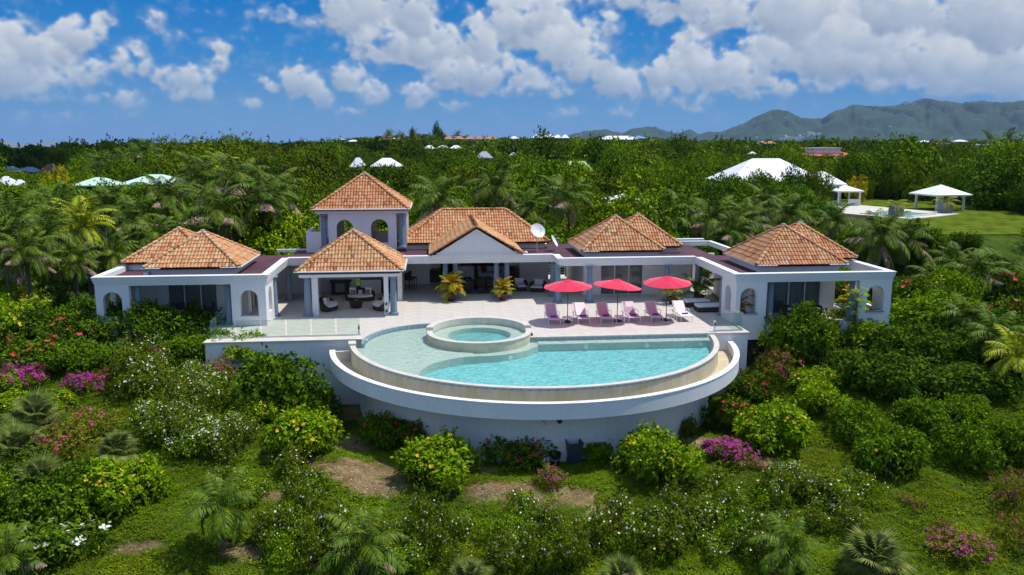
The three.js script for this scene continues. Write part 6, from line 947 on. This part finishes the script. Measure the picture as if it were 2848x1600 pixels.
far('long flat white house on the left ridge', 793, 855, 357, -520, .5, ROOF.white, WALL.grey, { n: 6 }); far('cubic white upper house on the left ridge', 846, 868, 351, -515, .4, ROOF.white, WALL.grey, { n: 3 }); far('small white roof beside the long flat house', 874, 904, 356, -530, 1, ROOF.white, WALL.white, { n: 2 });
far('blue grey roof at the left edge of the wood', 0, 52, 431, -230, 1.3, ROOF.blue, WALL.grey); far('blue grey roof next to the brown one', 50, 100, 433, -235, 1.4, ROOF.blue, WALL.grey); far('brown tiled pyramid roof on the left', 106, 152, 434, -220, 2.2, ROOF.brown, WALL.grey, { n: 2 }); far('small brown roof beside the pyramid one', 152, 172, 438, -225, .8, ROOF.brown, WALL.grey, { n: 1 });
far('white roof at the far left among trees', 0, 34, 462, -140, 1.2, ROOF.white, WALL.white, { n: 2 }); far('white roof beside the yellow tree on the left', 36, 62, 466, -138, .9, ROOF.white, WALL.white, { n: 1 }); far('low red brown roof in the left wood', 232, 262, 440, -190, .7, ROOF.brown, WALL.cream, { n: 2 });
far('peach roofed house far right, left roof', 1908, 1928, 361, -420, 1.3, ROOF.peach, WALL.white, { n: 2 }); far('peach roofed house far right, right roof', 1928, 1948, 361, -425, 1.3, ROOF.peach, WALL.white, { n: 2 }); far('small white roof in the right wood', 1885, 1900, 388, -260, .8, ROOF.white, WALL.white, { n: 1 });
far('white roof on the right ridge below the town', 2305, 2335, 357, -480, 1, ROOF.white, WALL.white, { n: 3 }); far('peach wall house on the right ridge', 2360, 2384, 362, -420, 1.2, ROOF.peach, WALL.cream, { n: 2 }); far('white roof on the right ridge beside a palm', 2400, 2428, 356, -470, 1, ROOF.white, WALL.white, { n: 3 }); far('flat grey roof at the right edge', 2460, 2520, 365, -330, .5, ROOF.grey, WALL.cream, { n: 4 });
{ const o = thing('utility_pole', 'thin dark mast on the left ridge', 'mast', [AD(432, 357, -560).x, terrainY(AD(432, 357, -560).x, -560), -560]); mesh('shaft', rod([0, -1, 0], [0, 11, 0], .2, .12, 6), M.darkMetal, o); mesh('crossarm', rod([-1, 9.6, 0], [1, 9.6, 0], .08), M.darkMetal, o); }
{ const a = AD(718, 470, -120), o = thing('wooden_post', 'dark wooden post rising from the wood left of the tower', 'post', [a.x, terrainY(a.x, -120), -120]); mesh('shaft', rod([0, -.5, 0], [0, AD(718, 418, -120).y - terrainY(a.x, -120), 0], .14, .1, 7), M.wood, o); mesh('crossarm', rod([-.5, 6, 0], [.5, 6, 0], .05), M.wood, o); }
// ---------------------------------------------------------------- fence on the left
{ const pts = [[-52, -71], [-44, -74.5], [-38.5, -77.5], [-34.5, -80.5], [-31.5, -86], [-30, -93]], o = thing('wire_fence', 'white wire fence on a low concrete wall behind the left palms', 'fence', [pts[2][0], terrainY(...pts[2]), pts[2][1]]), wires = [];
  for (let i = 0; i + 1 < pts.length; i++) { const [x0, z0] = pts[i], [x1, z1] = pts[i + 1], L = Math.hypot(x1 - x0, z1 - z0), n = Math.round(L / 2.2), y = terrainY((x0 + x1) / 2, (z0 + z1) / 2);
    wpart('low_wall', new THREE.BoxGeometry(L, .9, .2).rotateY(-Math.atan2(z1 - z0, x1 - x0)).translate((x0 + x1) / 2, y + .2, (z0 + z1) / 2), M.concrete, o);
    for (let k = 0; k < n; k++) { const t = k / n, x = lerp(x0, x1, t), z = lerp(z0, z1, t); wpart('fence_post', rod([x, y + .6, z], [x, y + 2.3, z], .035, .035, 6), M.whiteMetal, o); }
    for (let k = 0; k < 9; k++) wpart('wire', rod([x0, y + .8 + k * .17, z0], [x1, y + .8 + k * .17, z1], .011, .011, 4), M.gutter, o); }
  keepClear(-40, -30, .4, -80); }
// ---------------------------------------------------------------- wood behind the villa
const FOREST = [GREEN.mid, [...GREEN.mid, ...GREEN.bright], [...GREEN.dark, GREEN.mid[0]], [...GREEN.bright, GREEN.olive[0]], [...GREEN.olive, ...GREEN.mid], [...GREEN.lime, ...GREEN.bright]];
const nearCrowns = FOREST.map((c, i) => crown(500 + i, { n: 8400, len: .062, wid: .042, cols: c, lumps: 13, lr: .36, core: .56, wild: .6, flat: 1 }).leaf), farCrowns = FOREST.map((c, i) => crown(520 + i, { n: 1200, len: .14, wid: .11, cols: c, lumps: 14, lr: .36, core: .62, wild: .4, flat: 1 }).leaf);
const flame = crown(540, { n: 3400, len: .088, wid: .055, cols: GREEN.mid, lumps: 16, lr: .36, flat: .8, flowers: { n: 260, size: .05, cols: ORA, petals: 3, bunch: 4, spread: .08 } }), goldTree = crown(541, { n: 4200, len: .09, wid: .06, cols: [[.30, .24, .012], [.22, .22, .014], [.16, .2, .014]], lumps: 18, lr: .33, flat: .9 });
const trunkGeos = [stems(21, 4, .62, .34, .045), stems(22, 5, .6, .42, .04), stems(23, 3, .66, .3, .05)];
const WOODS = ['mid green leafy tree', 'fresh green leafy tree', 'dark green leafy tree', 'yellow green leafy tree', 'olive green leafy tree', 'lime green leafy tree'];
{
  const r = rng(71), list = [], inHouse = (x, z) => x > -20.6 && x < 28.2 && z > -66.5, lawnHole = (x, z) => x > 44 && x < 74 && z < -67 && z > -117 && (x - 44) > -(z + 72) * .0 - 2 && Math.hypot((x - 57) / 14, (z + 93) / 25) < 1, brown = brownField;
  for (let z = -64; z > -660;) {
    const step = 3.2 + (-64 - z) * .009, half = 26 + -z * .98; z -= step * .86;
    for (let x = -half + 5; x < half + 14; x += step) {
      const px = x + (r() - .5) * step, pz = z + (r() - .5) * step; if (inHouse(px, pz) || lawnHole(px, pz) || brown(px, pz)) continue;
      let R0 = (1.3 + 2.6 * r() * r() + .6 * r()) * (1 + (-64 - z) * .0008), h; if (r() < .09) R0 *= 1.45; R0 *= .82 + .42 * (.5 + .5 * n2(px * .035, pz * .035)); h = R0 * (1.15 + .6 * r()) * (pz > -76 ? .8 : 1); if (pz < -330) { R0 *= .85; h *= .68; } const gy = terrainY(px, pz), q = project(V(px, gy + h, pz)), rp = R0 * FOCAL / -pz * .8; let ok = true;
      if (q.x < -900 || q.x > 3750) continue; const seen = q.x > -60 && q.x < 2910;
      { const sky = q.x < 800 ? 404 : q.x < 1150 ? lerp(404, 377, (q.x - 800) / 350) : q.x < 1600 ? lerp(377, 388, (q.x - 1150) / 450) : q.x < 2100 ? lerp(388, 397, (q.x - 1600) / 500) : 394, lim = sky - 5 * r(); if (q.y < lim) { const y0 = project(V(px, gy, pz)).y, k = (y0 - lim) / (y0 - q.y); if (k * h < .7) continue; h *= k; R0 = Math.min(R0, h); } }   // the skyline of the wood
      for (const [a, b, yb, zz] of clear) if (pz > zz - 1 && q.x + rp > a && q.x - rp < b) { const y0 = project(V(px, gy, pz)).y, top = project(V(px, gy + h, pz)).y; if (top < yb) { const k = (y0 - yb) / (y0 - top); if (k * h < .8) { ok = false; break; } h *= k; R0 = Math.min(R0, h * .9); } if (Math.abs(pz - zz) < 5) { ok = false; break; } }
      if (ok) list.push([px, gy, pz, R0, h, Math.floor(r() * 6), r(), seen]);
    }
  }
  list.sort((a, b) => b[2] - a[2]);
  let k = 0; const restBy = FOREST.map(() => []), midBy = FOREST.map(() => []);
  const kindOf = (x, z, i) => { const t = n2(x * .018 + 7, z * .018); return t > .35 ? [2, 2, 0, 2, 4, 0][i] : t < -.4 ? [3, 5, 1, 3, 4, 1][i] : [0, 1, 0, 1, 4, 3][i]; };
  for (const [x, y, z, R0, h, i0, t, seen] of list) {
    const i = kindOf(x, z, i0), turn = t * 6.283;
    if (k < 300 && seen) { k++; const special = t < .012 ? flame : null, o = thing(special ? 'flame_tree' : 'scrub_tree', special ? 'flame tree with orange blossom in the wood behind the villa' : (h > 4.2 ? 'tall ' : h < 2.4 ? 'low ' : '') + WOODS[i] + ' in the wood ' + (x < -45 ? 'far left of the villa' : x < -20 ? 'behind the left palms' : x < -9 ? 'behind the left guest wing' : x < 0 ? 'behind the tower' : x < 9 ? 'behind the main house' : x < 18 ? 'behind the bedroom wing' : x < 28 ? 'behind the right guest wing' : x < 44 ? 'between the villa and the neighbour lawn' : 'beyond the neighbour lawn'), 'tree', [x, y, z], turn, special ? 'flame trees' : WOODS[i] + 's in the wood'); o.scale.set(R0, h, R0); mesh('crown', special ? special.leaf : nearCrowns[i], farLeafMat, o).userData.kind = 'stuff'; if (special) mesh('blossom', special.flower, petalMat, o).userData.kind = 'stuff'; mesh('trunk', trunkGeos[Math.floor(t * 2.99)], M.bark, o); }
    else (z > -230 ? midBy : restBy)[i].push([x, y, z, R0, h, turn, t]);
  }
  const field = (l, g, name, label, group) => { if (!l.length) return; const im = new THREE.InstancedMesh(g, farLeafMat, l.length), m = new THREE.Matrix4(), q = new THREE.Quaternion(), up = V(0, 1, 0); l.forEach(([x, y, z, R0, h, a, t], j) => { m.compose(V(x, y, z), q.setFromAxisAngle(up, a), V(R0, h, R0)); im.setMatrixAt(j, m); const c = (.72 + .45 * ((t * 7.31) % 1)) * (.86 + .34 * n2(x * .022, z * .022)); im.setColorAt(j, lc(c * (.95 + .15 * ((t * 3.7) % 1)), c, c)); }); im.name = numbered(name); im.castShadow = im.receiveShadow = true; tag(im, label, 'wood', group, 'stuff'); scene.add(im); };
  FOREST.forEach((_, i) => { field(midBy[i], nearCrowns[i], 'woodland', WOODS[i] + 's massed in the wood across the valley', 'woodland'); field(restBy[i], farCrowns[i], 'woodland', WOODS[i] + 's massed on the far ridge', 'woodland'); });
  console.log('trees', list.length, 'individual', k, 'mid', midBy.map((l) => l.length).join(), 'far', restBy.map((l) => l.length).join());
  // trees that stand out
  const tree = (name, label, x, y, z, w, h, g, m = farLeafMat) => { const a = AD(x, y, z), o = thing(name, label, 'tree', [a.x, terrainY(a.x, z), z], x); o.scale.set(w, h, w); mesh('crown', g.leaf || g, m, o).userData.kind = 'stuff'; if (g.flower) mesh('blossom', g.flower, petalMat, o).userData.kind = 'stuff'; mesh('trunk', trunkGeos[0], M.bark, o); };
  tree('golden_tree', 'golden leaved tree beside the white roofs on the left', 140, 470, -125, 2.6, 5.2, goldTree); tree('golden_tree', 'small golden bush at the edge of the neighbour lawn', 2157, 490, -112, 2.0, 3.2, goldTree);
  tree('tall_conifer', 'tall dark conifer beside the peach roofed ridge villa', 1098, 350, -545, 4.2, 11.5, nearCrowns[2]); tree('tall_conifer', 'smaller dark conifer leaning beside the tall one', 1110, 350, -545, 3, 8, nearCrowns[2]); tree('slim_conifer', 'slim grey green conifer left of the tall one', 1037, 350, -550, 1.8, 9.5, nearCrowns[4]);
  tree('shade_tree', 'dark tree in front of the large white house', 1990, 480, -98, 2.4, 4.6, nearCrowns[2]); tree('shade_tree', 'brown green tree half hiding the white house wall', 2045, 500, -98, 2.4, 4.8, nearCrowns[4]); tree('shade_tree', 'spreading green tree before the white roof', 1915, 470, -100, 2.6, 4.2, nearCrowns[1]); tree('shade_tree', 'big dark green tree behind the white gazebo', 2560, 500, -96, 5.5, 5.6, nearCrowns[2]); tree('shade_tree', 'dark tree at the right edge of the lawn', 2470, 500, -106, 4.2, 6.5, nearCrowns[0]); tree('shade_tree', 'olive tree in front of the red roofed house', 2080, 385, -180, 3, 5, nearCrowns[4]);
  tree('flame_tree', 'flame tree with orange blossom in the right wood', 2180, 415, -170, 4, 5, flame); tree('flame_tree', 'flame tree with orange crown near the right ridge', 2260, 400, -175, 4.5, 5, flame); tree('flame_tree', 'flame tree left of the tower', 830, 440, -130, 3.4, 4.6, flame);
}
// shrubs on both sides of the villa and against its back
{
  const r = rng(73), kinds = ['lightshrub', 'dark', 'lightshrub', 'round', 'dark', 'hibiscus', 'allamanda', 'plumeria', 'thinbougainvillea'];
  for (let i = 0; i < 62; i++) { const left = i % 2, x = left ? -21 - 20 * r() : 29 + 17 * r(), z = -45.5 - 22 * r(), w = 2 + 1.8 * r(); shrub(kinds[Math.floor(r() * 9)], V(x, terrainY(x, z), z), w, w * (.6 + .3 * r()), 8000 + i); }
  for (let i = 0; i < 26; i++) { const x = -19 + 47 * (i + r()) / 26, z = -68 - 2 * r(), w = 2.4 + 1.6 * r(); shrub(kinds[Math.floor(r() * 3)], V(x, terrainY(x, z), z), w, 1.6 + 1.4 * r(), 8200 + i); }
}
// ---------------------------------------------------------------- grass and ground cover on the slope
{
  const tuft = (seed, n, len, wid, up, cols) => { const r = rng(seed), L = new Leaves(); for (let i = 0; i < n; i++) { const a = r() * 6.283, d = V(Math.cos(a), up * (.6 + .8 * r()), Math.sin(a)).normalize(), c = cols[Math.floor(r() * cols.length)]; L.leaf(V((r() - .5) * .3, .0, (r() - .5) * .3), d, V(-d.x * .5, 1, -d.z * .5), len * (.6 + .7 * r()), wid, c, .3); } return L.geo(); };
  const fieldOf = (name, label, g, N, seed, bareMax, smin, smax, bareMin = -1, mat = leafMat) => {
    const r = rng(seed), m = new THREE.Matrix4(), q = new THREE.Quaternion(), im = new THREE.InstancedMesh(g, mat, N); let k = 0;
    while (k < N) { const z = -21 - 27 * Math.pow(r(), .8), x = -z * (r() * 1.5 - .68) + 2; if (Math.hypot(x - 5.53, z + 43.95) < 9.75 || (x > -12.4 && x < 17.7 && z < -42.7) || (x < -9.4 && x > -19.3 && z < -47) || (x > 17.3 && x < 27.3 && z < -44.7)) continue;
      let bare = 0; for (const [dx, dz, a, b] of dirt) bare = Math.max(bare, Math.exp(-(((x - dx) / a) ** 2 + ((z - dz) / b) ** 2) * 1.1)); bare = sstep(bare + .5 * fbm(x * .6, z * .6, 4), .42, .62); if ((bare > bareMax && r() > .07) || bare < bareMin) continue;
      const s = smin + (smax - smin) * r() * (.6 + .6 * (fbm(x * .3, z * .3, 2) + .5)); m.compose(V(x, terrainY(x, z) - .015, z), q.setFromAxisAngle(V(0, 1, 0), r() * 6.28), V(s, s * (.7 + .6 * r()), s)); im.setMatrixAt(k, m); const t = .7 + .5 * r() + .3 * n2(x * .2, z * .2), dry = .25 * Math.max(0, n2(x * .11 + 5, z * .11)); im.setColorAt(k, lc(t * (.92 + .2 * r() + dry), t, t * .9)); k++; }
    im.name = name; im.castShadow = im.receiveShadow = true; tag(im, label, 'grass', null, 'stuff'); scene.add(im); };
  fieldOf('grass', 'short green grass on the slope below the pool', tuft(601, 14, .26, .022, 1.1, [[.055, .12, .012], [.07, .135, .014], [.045, .095, .012], [.10, .14, .02]]), 34000, 91, .35, .5, 1.15);
  fieldOf('ground_cover', 'low leafy ground cover between the shrubs', tuft(602, 16, .15, .07, .5, [[.06, .12, .014], [.085, .15, .018], [.05, .10, .014]]), 20000, 92, .25, .5, 1.3);
  const straw = tuft(603, 12, .2, .02, .6, [[.20, .15, .30], [.16, .115, .25], [.135, .11, .2]]);
  fieldOf('dry_grass', 'straw coloured dry grass at the edges of the bare patches', straw, 2600, 93, 1.1, .35, .8, .12);
  fieldOf('pebbles', 'scattered small stones and clods on the bare soil', new THREE.IcosahedronGeometry(.05, 0).scale(1.2, .6, 1), 1500, 94, 1.1, .35, 1.3, .3, std(lc(.30, .235, .165), 1));
}
{ const p = [[17.6, 0], [16.9, 1.2], [16.3, 2.0], [15.7, 2.6], [15.2, 3.6]].map(([x, d]) => { const z = -38.2 + d; return [x - 1.2, terrainY(x - 1.2, z) + .03, z]; }); const o = mesh('garden_hose', tube(p, .025, 6, 40), std(lc(.10, .22, .10), .5), scene); tag(o, 'thin green garden hose lying on the bare soil', 'hose'); }
// every shrub is told from its like by its size and by what it stands next to
{
  const noun = { allamanda: 'yellow flowering bush', round: 'rounded green bush', dark: 'dark green shrub', hibiscus: 'red hibiscus bush', bougainvillea: 'magenta bougainvillea', thinbougainvillea: 'sparse grey bougainvillea', whiteshrub: 'white dotted shrub', lowshrub: 'low white flowered shrub', plumeria: 'white plumeria', lightshrub: 'fresh green shrub' };
  const marks = [[-14, -46.6, 'the left guest wing'], [-18.5, -46.6, 'the left guest wing arch'], [-9, -43, 'the glass terrace edge'], [-4, -42.5, 'the trough end'], [-2, -37.5, 'the pool base wall'], [2.5, -34.5, 'the pool base wall'], [5.3, -33.9, 'the black bucket'], [6.2, -34, 'the wheelie bin'], [9, -34.8, 'the pool base wall'], [13, -37.5, 'the pool base wall'], [18, -44, 'the right balustrade'], [22, -44.4, 'the right porch'], [26.5, -44.4, 'the right wing arch'], [16, -37, 'the garden hose'], [-24, -60, 'the left palms'], [31, -58, 'the right palms'], [-5, -67, 'the tower'], [4, -67, 'the main house'], [14, -67, 'the bedroom wing'], [24, -67, 'the right guest wing']];
  for (const o of scene.children) if (/^(fan_palm|young_palm|papaya)/.test(o.name)) marks.push([o.position.x, o.position.z, o.name.startsWith('fan') ? 'a fan palm' : o.name.startsWith('young') ? 'a young palm' : 'the papaya']);
  for (const s of shrubs) {
    if (s.own) continue;
    const near = (l, f) => l.filter(f).sort((a, b) => Math.hypot(a[0] - s.x, a[1] - s.z) - Math.hypot(b[0] - s.x, b[1] - s.z));
    const other = near(shrubs.map((t) => [t.x, t.z, 'a ' + noun[t.kind], t.kind]), (t) => t[3] !== s.kind), mark = near(marks, () => true);
    s.o.userData.label = (s.w > 2.3 ? 'large ' : s.w < 1.3 ? 'small ' : '') + noun[s.kind] + ' between ' + other[0][2] + ' and ' + mark[0][2];
  }
}
scene.fog = new THREE.FogExp2(new THREE.Color().setRGB(.34, .54, .90), 0.000042);
renderer.render(scene, camera);
